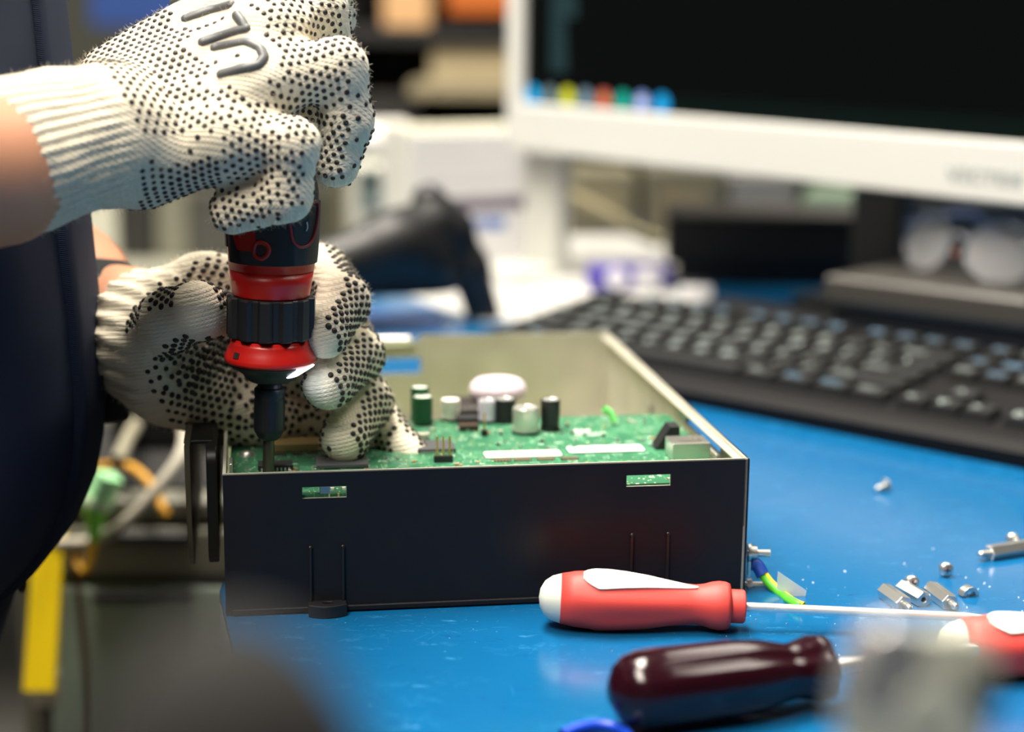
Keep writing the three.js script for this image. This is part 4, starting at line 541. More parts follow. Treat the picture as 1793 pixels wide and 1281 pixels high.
// ------------------------------------------------------------------ keyboard (local x along the rows, -z away, gentle slope)
const blackPl = M(0x141516, 0.5), darkPl = M(0x1d1d1e, 0.45);
{
  const KT = -0.72, U = 0.01905, org = [0.2313, 0.02, -0.884], t = thing('keyboard', 'full-size black computer keyboard with pale key legends', 'keyboard', [org[0], 0, org[2]], KT);
  const slope = 0.105, W0 = -0.331, W1 = 0.112, zf = 0.024, zb = -0.122;
  const side = shapeOf([[zf, 0.002], [zf + 0.001, 0.008], [zf - 0.003, 0.0125], [zb + 0.004, 0.0125 + (zf - zb) * slope], [zb, 0.010 + (zf - zb) * slope], [zb, 0.003], [zb + 0.02, 0.0015], [zf - 0.004, 0.001]].map(([z, y]) => [-z, y]));
  mesh('case', ext(side, W1 - W0 - 0.002, 0.001).rotateY(Math.PI / 2).translate(W0 + 0.001, 0, 0), M(0x0c0c0e, 0.65, 0, { specularIntensity: 0.4 }), t);
  const cells = {}, list = [];
  const R = [ // rows back to front: [z units, [[legend, width, gap before]...]]
    [5.35, [['Esc', 1, 0], ...['F1', 'F2', 'F3', 'F4'].map((n, i) => [n, 1, i ? 0 : 1]), ...['F5', 'F6', 'F7', 'F8'].map((n, i) => [n, 1, i ? 0 : 0.5]), ...['F9', 'F10', 'F11', 'F12'].map((n, i) => [n, 1, i ? 0 : 0.5]), ['Prt', 1, 0.25], ['Scr', 1, 0], ['Pse', 1, 0]]],
    [4, [...'`1234567890-='.split('').map((c) => [c, 1, 0]), ['Bksp', 2, 0], ['Ins', 1, 0.25], ['Hm', 1, 0], ['PgU', 1, 0], ['Nm', 1, 0.25], ['/', 1, 0]]],
    [3, [['Tab', 1.5, 0], ...'QWERTYUIOP[]'.split('').map((c) => [c, 1, 0]), ['\\', 1.5, 0], ['Del', 1, 0.25], ['End', 1, 0], ['PgD', 1, 0], ['7', 1, 0.25], ['8', 1, 0]]],
    [2, [['Caps', 1.75, 0], ...'ASDFGHJKL;\''.split('').map((c) => [c, 1, 0]), ['Enter', 2.25, 0], ['4', 1, 3.5], ['5', 1, 0]]],
    [1, [['Shift', 2.25, 0], ...'ZXCVBNM,./'.split('').map((c) => [c, 1, 0]), ['Shift', 2.75, 0], ['^', 1, 1.25], ['1', 1, 1.25], ['2', 1, 0]]],
    [0, [['Ctrl', 1.25, 0], ['Win', 1.25, 0], ['Alt', 1.25, 0], ['', 6.25, 0], ['Alt', 1.25, 0], ['Win', 1.25, 0], ['Mnu', 1.25, 0], ['Ctrl', 1.25, 0], ['<', 1, 0.25], ['v', 1, 0], ['>', 1, 0], ['0', 2, 0.25]]],
  ];
  for (const [row, ks] of R) { let x = 0; for (const [n, w, gap] of ks) { x += gap; const id = n + '|' + w; list.push([id, (x + w / 2 - 16.75) * U, -row * U, w]); x += w; if (!(id in cells)) cells[id] = Object.keys(cells).length; } }
  const G = 10, atlas = canvasTex(1280, 1280, (c) => { c.fillStyle = '#1b1c1d'; c.fillRect(0, 0, 1280, 1280); c.textBaseline = 'middle'; for (const [id, i] of Object.entries(cells)) { const [n, w] = id.split('|'); const X = (i % G) * 128, Y = Math.floor(i / G) * 128; c.fillStyle = /^(F\d|Prt|Hm|PgU|Ins|End|Mnu|Win)/.test(n) ? '#5f88a8' : '#8f9c9a'; c.font = `bold ${n.length > 2 ? 40 : n.length > 1 ? 56 : 76}px sans-serif`; c.save(); c.translate(X + 22 / w, Y + 62); c.scale(1 / w, 1); c.fillText(n, 0, 0); c.restore(); } });
  const keyM = M(0xffffff, 0.42, 0, { map: atlas });
  for (const [n, x, z, w] of list) {
    const a = w * U - 0.0012, d = U - 0.0012, h = 0.0075, ti = 0.0024, g = bx(a, h, d), p = g.attributes.position, uv = g.attributes.uv, i = cells[n];
    for (let k = 0; k < p.count; k++) { if (p.getY(k) > 0) { p.setX(k, p.getX(k) - Math.sign(p.getX(k)) * ti); p.setZ(k, p.getZ(k) - Math.sign(p.getZ(k)) * ti + 0.0006); } }
    g.computeVertexNormals();
    for (let k = 0; k < p.count; k++) { const top = k >= 8 && k < 12, cx = (i % G) / G, cy = 1 - Math.floor(i / G) / G; if (top) { const s = Math.min(1, U / (w * U)); uv.setXY(k, cx + (p.getX(k) / a + 0.5) * 0.098 / s * Math.min(1, s) + 0.001, cy - 0.099 + (0.5 - p.getZ(k) / d) * 0.098); } else uv.setXY(k, 0.995, 0.005); }
    const o = mesh('key', g, keyM, t); o.position.set(x, 0.0125 + (zf - z) * slope + 0.0032, z); o.rotation.x = slope;
  }
}
const kbFrame = (u, v, y = 0) => { const c = [0.2313, 0.02, -0.884], a = 0.72; return [c[0] + u * Math.cos(a) + v * Math.sin(a), y, c[2] + u * Math.sin(a) - v * Math.cos(a)]; };

// ------------------------------------------------------------------ things behind the keyboard
{ const t = thing('network_device', 'low flat black device behind the keyboard with clear glasses on it', 'device', kbFrame(0.015, 0.225), -0.72);
  mesh('body', rb(0.38, 0.030, 0.105, 0.003, 0, 0.018, 0), M(0x0a0a0b, 0.5), t);
  mesh('lid', ext(shapeOf([[-0.19, -0.0525], [0.19, -0.0525], [0.188, 0.0525], [-0.188, 0.0525]]), 0.012, 0.004, 3).rotateX(-Math.PI / 2).translate(0, 0.036, 0), M(0x3c3a36, 0.42), t);
  for (const [x, z] of [[-0.17, 0.04], [0.17, 0.04], [-0.17, -0.04], [0.17, -0.04]]) mesh('rubber_foot', cyl(0.006, 0.006, 0.004, x, 0.002, z, 14), blackPl, t);
}
{ // safety spectacles resting on the device
  const t = thing('safety_glasses', 'clear plastic safety glasses resting on the flat black device', 'glasses', kbFrame(-0.105, 0.212, 0.0525), -0.95);
  const clear = M(0xf2f5f7, 0.05, 0, { transmission: 0.6, thickness: 0, ior: 1.5, clearcoat: 1, clearcoatRoughness: 0.05 });  // partly white body: lens reflections put into the colour, besides the gloss
  for (const s of [-1, 1]) {
    const L = lathe([[0.0228, 0], [0.018, 0.0022], [0.01, 0.0040], [0, 0.0046]], 40).rotateX(Math.PI / 2).scale(1.1, 0.85, 1);
    mesh('lens', L.rotateX(-0.25).rotateY(s * 0.28).translate(s * 0.031, 0.021, -0.004), clear, t);
    mesh('rim', new THREE.TorusGeometry(0.023, 0.0012, 8, 40).scale(1.1, 0.85, 1).rotateX(-0.25).rotateY(s * 0.28).translate(s * 0.031, 0.021, -0.004), M(0xe8ecf2, 0.08, 0, { transmission: 0.8, thickness: 0.002 }), t);
    mesh('temple', tube([[s * 0.056, 0.03, -0.01], [s * 0.066, 0.031, -0.05], [s * 0.066, 0.029, -0.095], [s * 0.064, 0.012, -0.115]], 0.0022, 24, 8), M(0xaab4d8, 0.15, 0, { transmission: 0.6, thickness: 0.003 }), t);
  }
  mesh('bridge', tube([[-0.008, 0.026, 0.0], [0, 0.030, 0.003], [0.008, 0.026, 0.0]], 0.0016, 12, 8), M(0xe8ecf2, 0.1, 0, { transmission: 0.6, thickness: 0.002 }), t);
  mesh('nose_pad', merge([new THREE.SphereGeometry(0.0028, 10, 8).scale(0.6, 1.5, 1).translate(-0.008, 0.016, -0.006), new THREE.SphereGeometry(0.0028, 10, 8).scale(0.6, 1.5, 1).translate(0.008, 0.016, -0.006)]), M(0xd9a184, 0.4), t);
}
{ const t = thing('safety_glasses', 'second pair of clear glasses lying near the right edge under the monitor', 'glasses', kbFrame(0.022, 0.215, 0.0525), -0.6);
  const clear = M(0xf2f5f7, 0.05, 0, { transmission: 0.6, thickness: 0, ior: 1.5, clearcoat: 1, clearcoatRoughness: 0.05 });  // same lens mix, its whitish share stands in for reflected light
  for (const s of [-1, 1]) {
    mesh('lens', lathe([[0.0198, 0], [0.015, 0.0022], [0.008, 0.0038], [0, 0.0042]], 40).rotateX(Math.PI / 2).scale(1.15, 0.85, 1).rotateX(-0.9).rotateY(s * 0.2).translate(s * 0.029, 0.017, -0.012), clear, t);
    mesh('rim', new THREE.TorusGeometry(0.020, 0.0013, 8, 40).scale(1.15, 0.85, 1).rotateX(-0.9).rotateY(s * 0.2).translate(s * 0.029, 0.017, -0.012), M(0xe4e8ea, 0.1, 0.4), t);
    mesh('temple', tube([[s * 0.052, 0.024, -0.02], [s * 0.055, 0.008, -0.06], [s * 0.05, 0.003, -0.1]], 0.0018, 20, 8), M(0x9a958c, 0.25, 0.4), t);
  }
  mesh('bridge', tube([[-0.008, 0.020, -0.01], [0, 0.023, -0.008], [0.008, 0.020, -0.01]], 0.0014, 12, 8), M(0xe4e8ea, 0.1, 0.4), t);
}
{ const b = [0.2156, 0.0244, -1.44, 0.1722, 0.0499], t = thing('router_box', 'long low black box standing left of the flat device under the monitor', 'device', [b[0], 0, -1.44], -0.06);
  mesh('body', rb(b[3], 0.038, 0.07, 0.003, 0, 0.036, 0), M(0x070708, 0.5), t); mesh('top_cover', rb(b[3] + 0.004, 0.005, 0.074, 0.002, 0, 0.0575, 0), M(0x45433f, 0.45), t);
  mesh('base', rb(b[3] - 0.02, 0.017, 0.06, 0.002, 0, 0.0087, 0), M(0x121214, 0.6), t);
}
{ const o = mesh('desk_mat', rb(0.155, 0.004, 0.15, 0.0015, 0, 0.0026, 0), M(0x1b1c1e, 0.5)); o.position.set(...kbFrame(-0.262, 0.214)); o.rotation.y = -0.72; tag(o, 'thin dark grey mat between the keyboard and the long black box', 'mat'); }
{ const o = mesh('eraser', rb(0.026, 0.010, 0.012, 0.003), M(0xdedde0, 0.6)); const p = [0.1445, 0.005, -1.337]; o.position.set(p[0], 0.0051, p[2]); o.rotation.y = -0.1; tag(o, 'small white block lying behind the keyboard beside the black box', 'eraser'); }
{ // papers
  const pm = M(0xb4b4b0, 0.8); const A = [0.0198, 0, -1.3946], defs = [[0.0, -1.40, 0.21, 0.297, 0.5, 'white paper sheet on the bench behind the barcode scanner'], [0.075, -1.55, 0.21, 0.297, 0.15, 'white paper sheet lying under the monitor corner']];
  defs.forEach(([x, z, w, l, r, lab], i) => { const g = new THREE.BoxGeometry(w, 0.0006, l, 12, 1, 12), p = g.attributes.position; for (let k = 0; k < p.count; k++) p.setY(k, p.getY(k) + 0.0004 + 0.0005 * Math.abs(noise.noise(p.getX(k) * 14, p.getZ(k) * 14, i)) + i * 0.0016); g.computeVertexNormals(); const o = mesh('paper_sheet', g, pm); o.position.set(x, 0, z); o.rotation.y = r; tag(o, lab, 'paper', 'papers on the bench'); });
}
{ const p = [0.0938, 0, -1.3758], t = thing('tape_packet', 'purple and white packet lying at the back edge of the keyboard', 'packet', [p[0], 0.003, p[2]], 0.35);
  mesh('wrapper', ext(rrect(0.066, 0.020, 0.003), 0.016, 0.0012).rotateX(-Math.PI / 2).translate(0, 0.0013, 0), M(0x463a9c, 0.35), t); mesh('label_band', rb(0.024, 0.018, 0.0242, 0.002, 0.012, 0.0088, 0), M(0xe7e5ee, 0.5), t); mesh('end_roll', new THREE.CylinderGeometry(0.0085, 0.0085, 0.026, 24).rotateX(Math.PI / 2).translate(-0.016, 0.0098, 0), M(0xe7e5ee, 0.5), t); }

// ------------------------------------------------------------------ monitor
const font = await new FontLoader().loadAsync('fonts/droid/droid_sans_bold.typeface.json');
{
  const c = [-0.0011, 0.1091, -1.45], YAW = -0.9, t = thing('monitor', 'white-framed computer monitor with a dark desktop and taskbar icons', 'monitor', [c[0], 0, c[2]], YAW);
  // local: x along the lower edge, y up, +z towards the viewer
  const W = 0.62, H = 0.37, y0 = c[1], chin = 0.0345, rim = 0.0155, white = M(0xcdcdc8, 0.4), scr = canvasTex(1600, 880, (k, w, h) => {
    k.fillStyle = '#050708'; k.fillRect(0, 0, w, h); k.fillStyle = '#07100f'; k.fillRect(0, h - 52, w, 52);
  }), glow = canvasTex(1600, 880, (k, w, h) => {
    k.fillStyle = '#000000'; k.fillRect(0, 0, w, h);
    const cols = ['#0a9fd8', '#6b7c7c', '#c9c935', '#6f8490', '#c05a4c', '#1a9c86', '#7a92cc', '#1a93cc'];
    cols.forEach((cc, i) => { k.fillStyle = cc; k.beginPath(); k.arc(36 + i * 60, h - 32, 21, 0, 7); k.fill(); if (i > 2 && i % 2 === 0) { k.fillStyle = ['#d8a04a', '#e8e8f0'][i === 6 ? 1 : 0]; k.fillRect(27 + i * 60, h - 40, 14, 14); } });
    k.fillStyle = '#2a4042'; for (let y = h - 330; y < h - 95; y += 13) k.fillRect(95, y, 50 + ((y * 37) % 40), 7);
  });
  const fr = rrect(W, H, 0.014, W / 2 - 0.006, H / 2); hole(fr, W - 2 * rim, H - chin - rim, W / 2 - 0.006, chin + (H - chin - rim) / 2);
  mesh('bezel', ext(fr, 0.012, 0.002, 3).translate(0, y0, -0.012), white, t);
  const scrM = M(0xffffff, 0.22, 0, { map: scr, emissive: 0xffffff, emissiveMap: glow, emissiveIntensity: 0.75, specularIntensity: 0.35 });
  mesh('screen', new THREE.PlaneGeometry(W - 2 * rim + 0.004, H - chin - rim + 0.004).translate(W / 2 - 0.006, y0 + chin + (H - chin - rim) / 2, -0.004), scrM, t);
  mesh('back_shell', merge([rb(W - 0.006, H - 0.006, 0.03, 0.012, W / 2 - 0.006, y0 + H / 2, -0.026), rb(W * 0.6, H * 0.6, 0.04, 0.018, W / 2 - 0.006, y0 + H / 2, -0.05)]), M(0xd9d9d6, 0.5), t);
  const lg = new TextGeometry('VICTEK', { font, size: 0.0085, depth: 0.0004, curveSegments: 4 }); lg.computeBoundingBox(); const lw = lg.boundingBox.max.x;
  mesh('logo', lg.scale(0.058 / lw, 1, 1).translate(0.449, y0 + 0.0095, 0.002), M(0x8d9796, 0.5), t);
  // stand: two feet joined by a rear bar
  mesh('rear_stand', merge([rb(0.05, y0 + 0.1, 0.02, 0.006, 0.30, (y0 + 0.1) / 2, -0.12), rb(0.12, 0.008, 0.07, 0.003, 0.30, 0.0045, -0.12), rb(0.05, 0.05, 0.07, 0.006, 0.30, y0 + 0.08, -0.085)]), M(0x2b2b2a, 0.5), t);
  for (const x of [0.012]) mesh('stand_leg', merge([rb(0.046, y0 + 0.05, 0.018, 0.006, x + 0.008, (y0 + 0.05) / 2, -0.022), rb(0.046, 0.010, 0.11, 0.004, x + 0.008, 0.0052, -0.02)]), M(0xb9b9b2, 0.45), t);
}

// ------------------------------------------------------------------ printer, carton, barcode scanner
{ const b = [-0.1281, 0.0641, -1.6, 0.0557, 0.1182], t = thing('label_printer', 'white desktop label printer with a grey front window', 'printer', [b[0] + 0.004, 0, -1.63], 0.12), W = b[3] + 0.014;
  mesh('housing', rb(W, 0.085, 0.12, 0.008, 0, 0.0426, 0), M(0xb4b4a8, 0.45), t);
  mesh('top_cover', rb(W * 0.97, 0.036, 0.115, 0.016, 0, 0.099, -0.002, 5), M(0xc9c9c6, 0.4), t);
  mesh('window', rb(W * 0.5, 0.036, 0.004, 0.002, -0.008, 0.060, 0.0595), M(0x4a5555, 0.25), t); mesh('window_shade', rb(W * 0.46, 0.011, 0.003, 0.001, -0.008, 0.048, 0.0612), M(0x6d7b7b, 0.3), t);
  mesh('paper_slot', rb(W * 0.7, 0.003, 0.003, 0.001, 0, 0.028, 0.0595), M(0x55544e, 0.6), t); }
{ const prn = canvasTex(512, 512, (k) => { k.fillStyle = '#f6f5f6'; k.fillRect(0, 0, 512, 512); k.fillStyle = '#7d7188'; k.fillRect(40, 250, 430, 56); k.fillStyle = '#1f6fd0'; k.fillRect(60, 335, 330, 46); k.fillStyle = '#d5d2e0'; k.fillRect(60, 360, 260, 14); k.fillStyle = '#e6e4ec'; k.fillRect(60, 180, 330, 18); });
  const t = thing('carton', 'white printed carton with a blue line standing behind the barcode scanner', 'box', [-0.0426, 0.0232, -1.5].map((v, i) => (i === 1 ? 0 : v)), 0.42);
  mesh('box', rb(0.122, 0.118, 0.07, 0.003, 0.008, 0.0592, -0.035), M(0xcfcfc8, 0.6), t);
  mesh('printed_front', new THREE.BoxGeometry(0.116, 0.112, 0.0006).translate(0.008, 0.0592, 0.0003), M(0xd2d2d2, 0.55, 0, { map: prn }), t);
  mesh('lid_flap', rb(0.122, 0.002, 0.066, 0.0008, 0.008, 0.1193, -0.035), M(0xb5b3a0, 0.7), t); }
{ // gun-shaped scanner resting on its handle and nose
  const t = thing('barcode_scanner', 'black handheld barcode scanner propped on the blue bench behind the hands', 'barcode scanner'), bm = M(0x0c0d0f, 0.5), gm = M(0x17181b, 0.42);
  const f1 = [[[-0.1344, 0.0425, -1.18, 0.0207], [-0.084, 0.0594, -1.2, 0.0217]], [[-0.084, 0.0594, -1.2, 0.0217], [-0.0584, 0.0718, -1.22, 0.0196]], [[-0.1195, 0.0395, -1.19, 0.016], [-0.0626, 0.0465, -1.215, 0.0212]], [[-0.1043, 0.0373, -1.2, 0.0121], [-0.0487, 0.0348, -1.225, 0.014]]];
  const f2 = [[[-0.0611, 0.0884, -1.225, 0.0123], [-0.0449, 0.0674, -1.23, 0.0148]], [[-0.0449, 0.0674, -1.23, 0.0148], [-0.0317, 0.0377, -1.235, 0.0137]], [[-0.0317, 0.0377, -1.235, 0.0137], [-0.0216, 0.004, -1.24, 0.013]]];
  const sd = (B, k) => (x, y, z) => { let d = 1; for (const b of B) d = smin(d, coneD(x, y, z, b[0], b[1]), k); return Math.max(d, 0.0006 - y); };
  const bb = (B) => { const j = B.flat(); return [[0, 1, 2].map((i) => Math.min(...j.map((q) => q[i] - q[3])) - 0.01), [0, 1, 2].map((i) => Math.max(...j.map((q) => q[i] + q[3])) + 0.01)]; };
  mesh('head', planarUV(netMesh(sd(f1, 0.012), ...bb(f1), 0.003), 0, 1, 20), bm, t); mesh('handle', planarUV(netMesh(sd(f2, 0.010), ...bb(f2), 0.003), 0, 1, 20), gm, t);
  const w = [-0.1358, 0.0371, -1.178]; mesh('window', rb(0.004, 0.030, 0.045, 0.002, w[0] - 0.026, w[1], w[2]), M(0x2a0f12, 0.1), t);
  mesh('button', new THREE.SphereGeometry(0.006, 14, 10).scale(1.4, 0.5, 1).translate(...[-0.0714, 0.0816, -1.205]), M(0x8d9094, 0.3, 0.3), t);
  mesh('stand_plate', rb(0.10, 0.004, 0.07, 0.0018, -0.10, 0.0021, -1.22), M(0x2b4f86, 0.5), t);
}

// ------------------------------------------------------------------ background behind the bench
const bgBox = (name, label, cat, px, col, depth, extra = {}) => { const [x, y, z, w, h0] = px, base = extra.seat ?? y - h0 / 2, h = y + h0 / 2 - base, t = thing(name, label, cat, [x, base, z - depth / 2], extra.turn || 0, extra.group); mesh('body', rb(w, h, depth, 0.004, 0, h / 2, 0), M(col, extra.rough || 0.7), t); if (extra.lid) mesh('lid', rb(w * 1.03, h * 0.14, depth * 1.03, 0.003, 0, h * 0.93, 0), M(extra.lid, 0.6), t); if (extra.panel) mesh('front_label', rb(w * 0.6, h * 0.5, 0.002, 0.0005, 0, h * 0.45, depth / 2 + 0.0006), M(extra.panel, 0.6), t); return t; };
{ // open rack with cartons, beyond the bench
  const t = thing('storage_rack', 'black open storage rack far behind the bench', 'rack', [0, 0, 0]), bk = M(0x0c0c0d, 0.6), z = -2.75;
  for (const x of [-0.285, 0.62, 1.5]) { mesh('post', rb(0.035, 1.9, 0.035, 0.003, x, 0.17, z + 0.19), bk, t); mesh('post', rb(0.035, 1.9, 0.035, 0.003, x, 0.17, z - 0.19), bk, t); }
  for (const y of [-0.35, -0.085, 0.182, 0.50, 0.85]) mesh('shelf', rb(1.82, 0.022, 0.40, 0.003, 0.61, y, z), bk, t);
  mesh('back_panel', bx(1.82, 1.9, 0.006, 0.61, 0.17, z - 0.21), M(0x101010, 0.8), t);
}
const shelfBox = (label, px0, px1, w0, h, ybase, col, extra) => { const t = bgBox('storage_box', label, 'box', [(px0 + px1) / 2, ybase + h / 2, -2.57, px1 - px0, h], col, 0.24, extra); return t; };
shelfBox('peach carton on the rack beside the dark post, left of the orange bin', -0.195, -0.125, 0, 0.14, 0.1935, 0xc39a6c, { lid: 0xb08a5e });
shelfBox('orange bin on the rack shelf beside the monitor edge', -0.10, 0.02, 0, 0.12, 0.1935 + 0.02, 0xa8540c, { lid: 0x96490a });
shelfBox('beige carton on the rack shelf below the orange bin', -0.125, 0.02, 0, 0.05, 0.1183, 0xa39678, { panel: 0x9f9274 });
shelfBox('olive grey bin on the lower rack shelf', -0.11, 0.02, 0, 0.14, -0.0735, 0x2c2c22, { panel: 0x35352b });
shelfBox('wide dark equipment case on the lower rack shelf', -0.262, -0.156, 0, 0.17, -0.0735, 0x17140f, {});
{ const t = thing('shelf_board', 'narrow beige shelf board under the beige carton on the rack', 'shelf', [-0.05, 0.0965, -2.57]); mesh('board', rb(0.2, 0.02, 0.22, 0.003, 0, 0.0115, 0), M(0x8a8066, 0.7), t); mesh('bracket', merge([bx(0.01, 0.168, 0.2, -0.095, -0.0825, 0), bx(0.01, 0.168, 0.2, 0.095, -0.0825, 0)]), M(0x0c0c0d, 0.6), t); }
bgBox('carton', 'peach carton on the far left shelf behind the upper glove', 'box', [-0.3119, 0.2377, -2.95, 0.0632, 0.1047], 0xe6bd8e, 0.12);
// low row of boxes at the back of the bench, seen under the monitor
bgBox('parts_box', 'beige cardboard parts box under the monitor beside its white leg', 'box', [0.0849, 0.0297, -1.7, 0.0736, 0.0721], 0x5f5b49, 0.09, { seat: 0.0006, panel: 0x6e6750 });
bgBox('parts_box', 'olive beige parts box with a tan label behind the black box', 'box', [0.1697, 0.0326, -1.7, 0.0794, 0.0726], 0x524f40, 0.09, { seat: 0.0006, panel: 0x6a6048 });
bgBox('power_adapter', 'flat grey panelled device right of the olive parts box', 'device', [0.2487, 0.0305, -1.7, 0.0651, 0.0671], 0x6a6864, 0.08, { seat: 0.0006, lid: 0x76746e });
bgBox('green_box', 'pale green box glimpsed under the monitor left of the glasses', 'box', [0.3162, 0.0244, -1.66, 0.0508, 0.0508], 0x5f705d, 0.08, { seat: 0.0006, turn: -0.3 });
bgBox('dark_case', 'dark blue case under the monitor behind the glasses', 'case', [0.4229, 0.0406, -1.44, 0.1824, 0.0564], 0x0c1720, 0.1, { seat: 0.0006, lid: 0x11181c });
for (const [i, pts] of [[[0.0472, 0.0529, -1.66], [0.086, 0.0381, -1.6], [0.1117, 0.0248, -1.58], [0.1411, 0.0158, -1.55]], [[0.0486, 0.0366, -1.6], [0.0736, 0.0348, -1.56], [0.0979, 0.0299, -1.53], [0.1273, 0.021, -1.51]]].entries()) { const o = mesh('cable', tube(pts, 0.004, 40, 8), M(i ? 0x3c3a2e : 0x8a8262, 0.6)); tag(o, i ? 'dark cable drooping under the monitor over the beige box' : 'beige cable drooping under the monitor over the beige box', 'cable'); }

// ------------------------------------------------------------------ left background: rear bench, drawer unit, cables
{ const t = thing('rear_bench', 'grey bench in the left background behind the hands', 'bench', [-0.80, FLOOR, -2.31]); const gm = M(0x8d8c7e, 0.7);
  const h = -0.100 - FLOOR; mesh('top', rb(1.15, 0.05, 0.42, 0.004, 0, h - 0.025, 0), gm, t); mesh('front_apron', rb(1.10, 0.16, 0.02, 0.003, 0, h - 0.13, 0.18), M(0x7b7a6d, 0.7), t); for (const [x, z] of [[-0.52, 0.14], [0.52, 0.14], [-0.52, -0.16], [0.52, -0.16]]) mesh('leg', rb(0.05, h - 0.05, 0.05, 0.003, x, (h - 0.05) / 2, z), M(0x55554c, 0.6), t); }
bgBox('carton', 'pale box on the rear bench next to the navy shirt', 'box', [-0.5421, -0.0447, -2.2, 0.0597, 0.0718], 0xb4b4a4, 0.15, { seat: -0.0995 });
bgBox('instrument_case', 'dark instrument case on the rear bench under the upper glove', 'case', [-0.4864, -0.032, -2.2, 0.0446, 0.0917], 0x1c1c18, 0.12, { seat: -0.0995 });
bgBox('instrument_case', 'olive grey instrument on the rear bench between the two gloves', 'case', [-0.4404, -0.0279, -2.2, 0.0411, 0.099], 0x6b6b5c, 0.14, { seat: -0.0995, lid: 0x77776a });
bgBox('instrument_case', 'wide charcoal instrument on the rear bench behind the power screwdriver', 'case', [-0.3339, -0.0415, -2.2, 0.1678, 0.0685], 0x3b3b36, 0.14, { seat: -0.0995, lid: 0x4a4a43 });
bgBox('instrument_case', 'olive equipment box on the rear bench left of the label printer', 'case', [-0.2161, -0.0257, -2.2, 0.0504, 0.0989], 0x4c4b3a, 0.14, { seat: -0.0995 });
bgBox('wall_cabinet', 'blue cabinet high in the left background above the glove', 'cabinet', [-0.7753, 0.2959, -3.6, 0.2024, 0.2351], 0x2b4f9a, 0.2);
{ // pedestal of drawers to the left of the bench, lower than the bench top
  const t = thing('drawer_unit', 'grey metal drawer unit below bench height to the left of the black box', 'drawer unit', [-0.232, FLOOR, -1.25]); const h = -0.068 - FLOOR, gm = M(0x807e6e, 0.55), w = 0.145;
  mesh('carcass', rb(w, h - 0.01, 0.5, 0.004, 0, (h - 0.01) / 2, -0.005), gm, t); mesh('top', rb(w + 0.006, 0.012, 0.515, 0.003, 0, h - 0.006, 0), M(0x6f6e62, 0.5), t); mesh('rubber_mat', rb(w - 0.006, 0.003, 0.49, 0.001, 0, h + 0.0012, -0.008), M(0x121212, 0.8), t);
  [[h - 0.033, 0.030, 0x8a8878], [h - 0.108, 0.105, 0xb2c6b4], [h - 0.250, 0.15, 0x8a8878], [h - 0.425, 0.17, 0x8a8878]].forEach(([y, hh, c], i) => { const d = mesh('drawer', rb(w * 0.82, hh, 0.014, 0.003, 0.010, y, 0.252), M(c, 0.5), t); mesh('handle', rb(0.06, 0.007, 0.010, 0.002, 0.010, y + hh / 2 - 0.004, 0.263), M(0x1c1c1a, 0.6), d); }); }
bgBox('black_adapter', 'black power adapter box lying on the drawer unit among the cables', 'adapter', [-0.215, -0.044, -1.10, 0.10, 0.040], 0x08080a, 0.12);
bgBox('black_adapter', 'second black adapter further back on the drawer unit', 'adapter', [-0.235, -0.029, -1.30, 0.11, 0.07], 0x0b0b0c, 0.12);
const cab = (label, pts, r, col) => tag(mesh('cable', tube(pts, r, 60, 10), M(col, 0.5)), label, 'cable');
cab('thick grey cable looping from the box bezel down past the green plug', [[-0.2081, -0.0186, -1.02], [-0.1968, -0.024, -1], [-0.1937, -0.0352, -0.975], [-0.2043, -0.0507, -0.962], [-0.2207, -0.0687, -0.958], [-0.2417, -0.0835, -0.96], [-0.27, -0.0878, -0.965]], 0.0038, 0xb4ae9e);
cab('yellow fibre cable arching over the drawer unit', [[-0.2826, -0.0641, -1.03], [-0.255, -0.056, -1.02], [-0.231, -0.0496, -1], [-0.2153, -0.0556, -0.985], [-0.2052, -0.0668, -0.972], [-0.2026, -0.0711, -0.97]], 0.0026, 0xd0971c);
cab('pale grey cable slanting behind the watch strap', [[-0.3074, -0.0848, -1.2], [-0.2856, -0.0678, -1.18], [-0.2537, -0.0513, -1.12], [-0.2384, -0.0417, -1.03], [-0.2374, -0.0468, -1]], 0.0045, 0x8c8874);
{ const t = thing('fibre_connector', 'bright green fibre optic plug with a yellow tail hanging at the left', 'connector'); const a = V([-0.2317, -0.0429, -0.955]), b = V([-0.2403, -0.0611, -0.955]), c = V([-0.2428, -0.0819, -0.955]);
  mesh('housing', bar(a.toArray(), b.toArray(), 0.0085, 4), M(0xa5e6a8, 0.45), t); mesh('collar', bar(b.clone().lerp(a, 0.25).toArray(), b.toArray(), 0.0082, 6), M(0xc9d8b8, 0.5), t);
  mesh('boot', bar(b.toArray(), c.toArray(), 0.0072, 14, 0.0028), M(0x8cf050, 0.45), t);
  mesh('yellow_tail', tube([c.toArray(), [-0.2442, -0.0913, -0.955], [-0.2486, -0.1011, -0.955], [-0.2543, -0.0976, -0.96], [-0.2564, -0.0852, -0.965]], 0.0025, 40, 8), M(0xd8a31a, 0.5), t); }
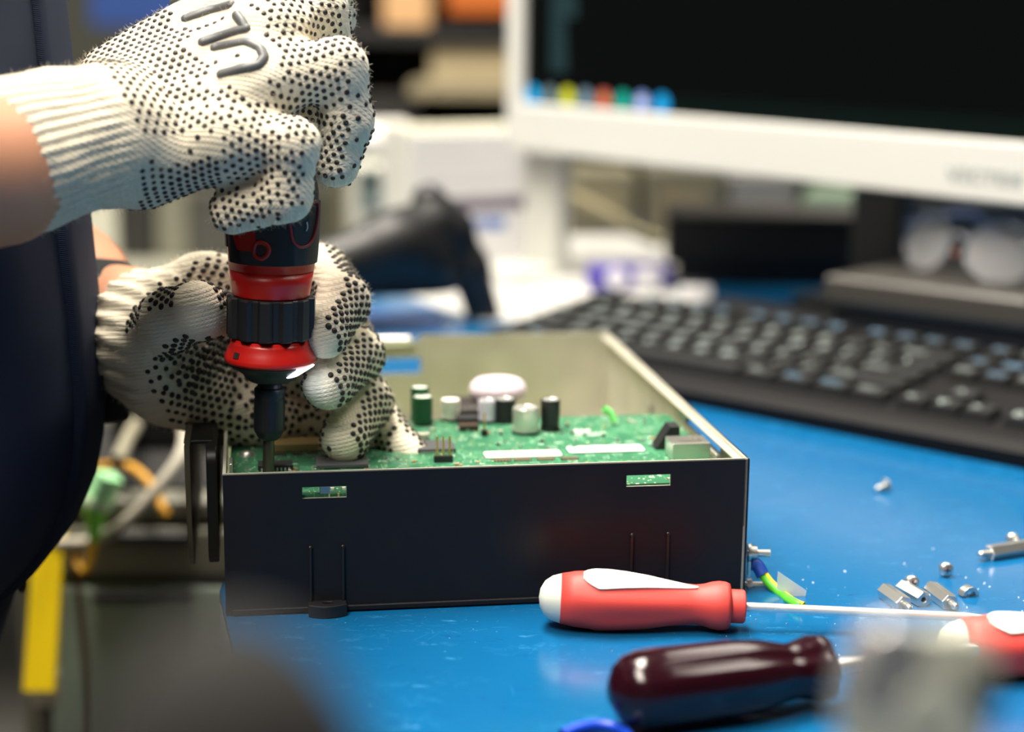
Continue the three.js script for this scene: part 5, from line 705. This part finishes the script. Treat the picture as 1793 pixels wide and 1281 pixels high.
{ const t = thing('yellow_post', 'yellow upright strap with a pale foot at the lower left', 'strap', [0, 0, 0]); const a = [-0.2729, -0.0855, -0.96], b = [-0.2755, -0.1643, -0.96], c = [-0.2765, -0.1871, -0.96];
  mesh('strap', bx(0.0175, (a[1] - b[1] + 0.03) * 1.12, 0.006).rotateX(-0.42).translate((a[0] + b[0]) / 2 + 0.003, (a[1] + 0.03 + b[1]) / 2, -0.955), M(0xffdc00, 0.5), t); mesh('foot', rb(0.016, b[1] - c[1], 0.010, 0.003, b[0], (b[1] + c[1]) / 2, -0.96), M(0xcfcbb8, 0.5), t);
  mesh('rod', cyl(0.004, 0.004, c[1] - FLOOR, c[0], (c[1] + FLOOR) / 2, -0.96, 12), M(0x6a675c, 0.5), t); mesh('top_hook', tube([[a[0], a[1] + 0.03, -0.96], [a[0], a[1] + 0.06, -0.95], [a[0] - 0.05, a[1] + 0.062, -0.94]], 0.004, 20, 8), M(0x2a2a28, 0.5), t); }
cab('thin brown cable hanging left of the drawer unit', [[-0.2538, -0.0984, -0.955], [-0.2517, -0.1293, -0.955], [-0.25, -0.1685, -0.955], [-0.2513, -0.2216, -0.96]], 0.0022, 0x5b3f20);

// ------------------------------------------------------------------ out-of-focus foreground
{ const t = thing('pliers', 'grey metal pliers head close to the camera at the lower right', 'pliers', [0.0655, 0.1135, -0.26]), gm = M(0xbcbdae, 0.5), bright = M(0xe3e5e6, 0.25, 0.8);  // bright: whiter left jaw, a highlight put into its colour
  t.rotation.set(-0.15, 0.25, -0.12);
  mesh('joint', merge([cyl(0.0125, 0.0125, 0.007, 0, 0, 0, 36).rotateX(Math.PI / 2), cyl(0.0042, 0.0042, 0.0085, 0, 0, 0, 20).rotateX(Math.PI / 2)]), M(0xb0b1a2, 0.55), t);
  for (const s of [-1, 1]) { const j = new THREE.Shape(); j.moveTo(s * 0.0008, -0.003); j.lineTo(s * 0.0120, 0.0); j.quadraticCurveTo(s * 0.0122, 0.010, s * 0.0085, 0.0125); j.lineTo(s * 0.0030, 0.0128); j.lineTo(s * 0.0008, 0.006); j.closePath(); mesh('jaw', ext(j, 0.0056, 0.0008).translate(0, 0, -0.0028), s < 0 ? bright : gm, t);
    mesh('handle', tube([[s * 0.007, -0.009, 0], [s * 0.0165, -0.026, 0], [s * 0.017, -0.07, 0], [s * 0.010, -0.105, 0]], 0.0050, 30, 12), s > 0 ? M(0x6a1418, 0.4) : M(0x77776b, 0.5), t); }
  mesh('tether_hole', cyl(0.0022, 0.0022, 0.0076, 0.0075, 0.0065, 0, 14).rotateX(0).rotateX(Math.PI / 2).translate(0, 0.0055, 0.0), M(0x161a12, 0.6), t); }
{ const p = [0.0655, 0.1135, -0.26], t = thing('tool_cup', 'black tool cup on the bench holding the grey pliers', 'cup', [p[0] - 0.008, 0.0005, p[2] + 0.008]); mesh('cup', lathe([[0.0, 0.0], [0.030, 0.0], [0.032, 0.05], [0.030, 0.05], [0.028, 0.002], [0, 0.002]], 36), M(0x121214, 0.5), t); mesh('rim', new THREE.TorusGeometry(0.031, 0.0014, 8, 40).rotateX(Math.PI / 2).translate(0, 0.05, 0), M(0x121214, 0.5), t); }
{ const p = [-0.0295, 0.1552, -0.17], t = thing('file_handle', 'very blurred dark grey tool handle standing in the lower left foreground', 'tool handle', [p[0], 0.0005, p[2]]);
  mesh('handle', lathe([[0, p[1] + 0.004], [0.006, p[1] + 0.003], [0.011, p[1] - 0.002], [0.0165, p[1] - 0.012], [0.0165, p[1] - 0.05], [0.007, p[1] - 0.075], [0.008, p[1] - 0.082], [0, p[1] - 0.082]].reverse(), 32), M(0x090806, 0.9), t); mesh('blade', bx(0.010, p[1] - 0.08, 0.003, 0, (p[1] - 0.08) / 2 + 0.0005, 0), zincDark, t); mesh('stand_base', lathe([[0, 0], [0.020, 0], [0.021, 0.003], [0.018, 0.010], [0.008, 0.012], [0, 0.012]], 32), M(0x151515, 0.6), t); }
{ const p = [0.0262, 0, -0.5089], o = mesh('cable_tie', tube([[0.0169, 0.002, -0.4993], [0.0215, 0.0022, -0.5037], [0.0288, 0.0022, -0.5066], [0.035, 0.002, -0.5041], [0.0388, 0.002, -0.4935]], 0.0018, 40, 10), M(0x1446c8, 0.4)); tag(o, 'bright blue plastic loop at the bottom edge below the plum handle', 'plastic loop'); }

renderer.render(scene, camera);
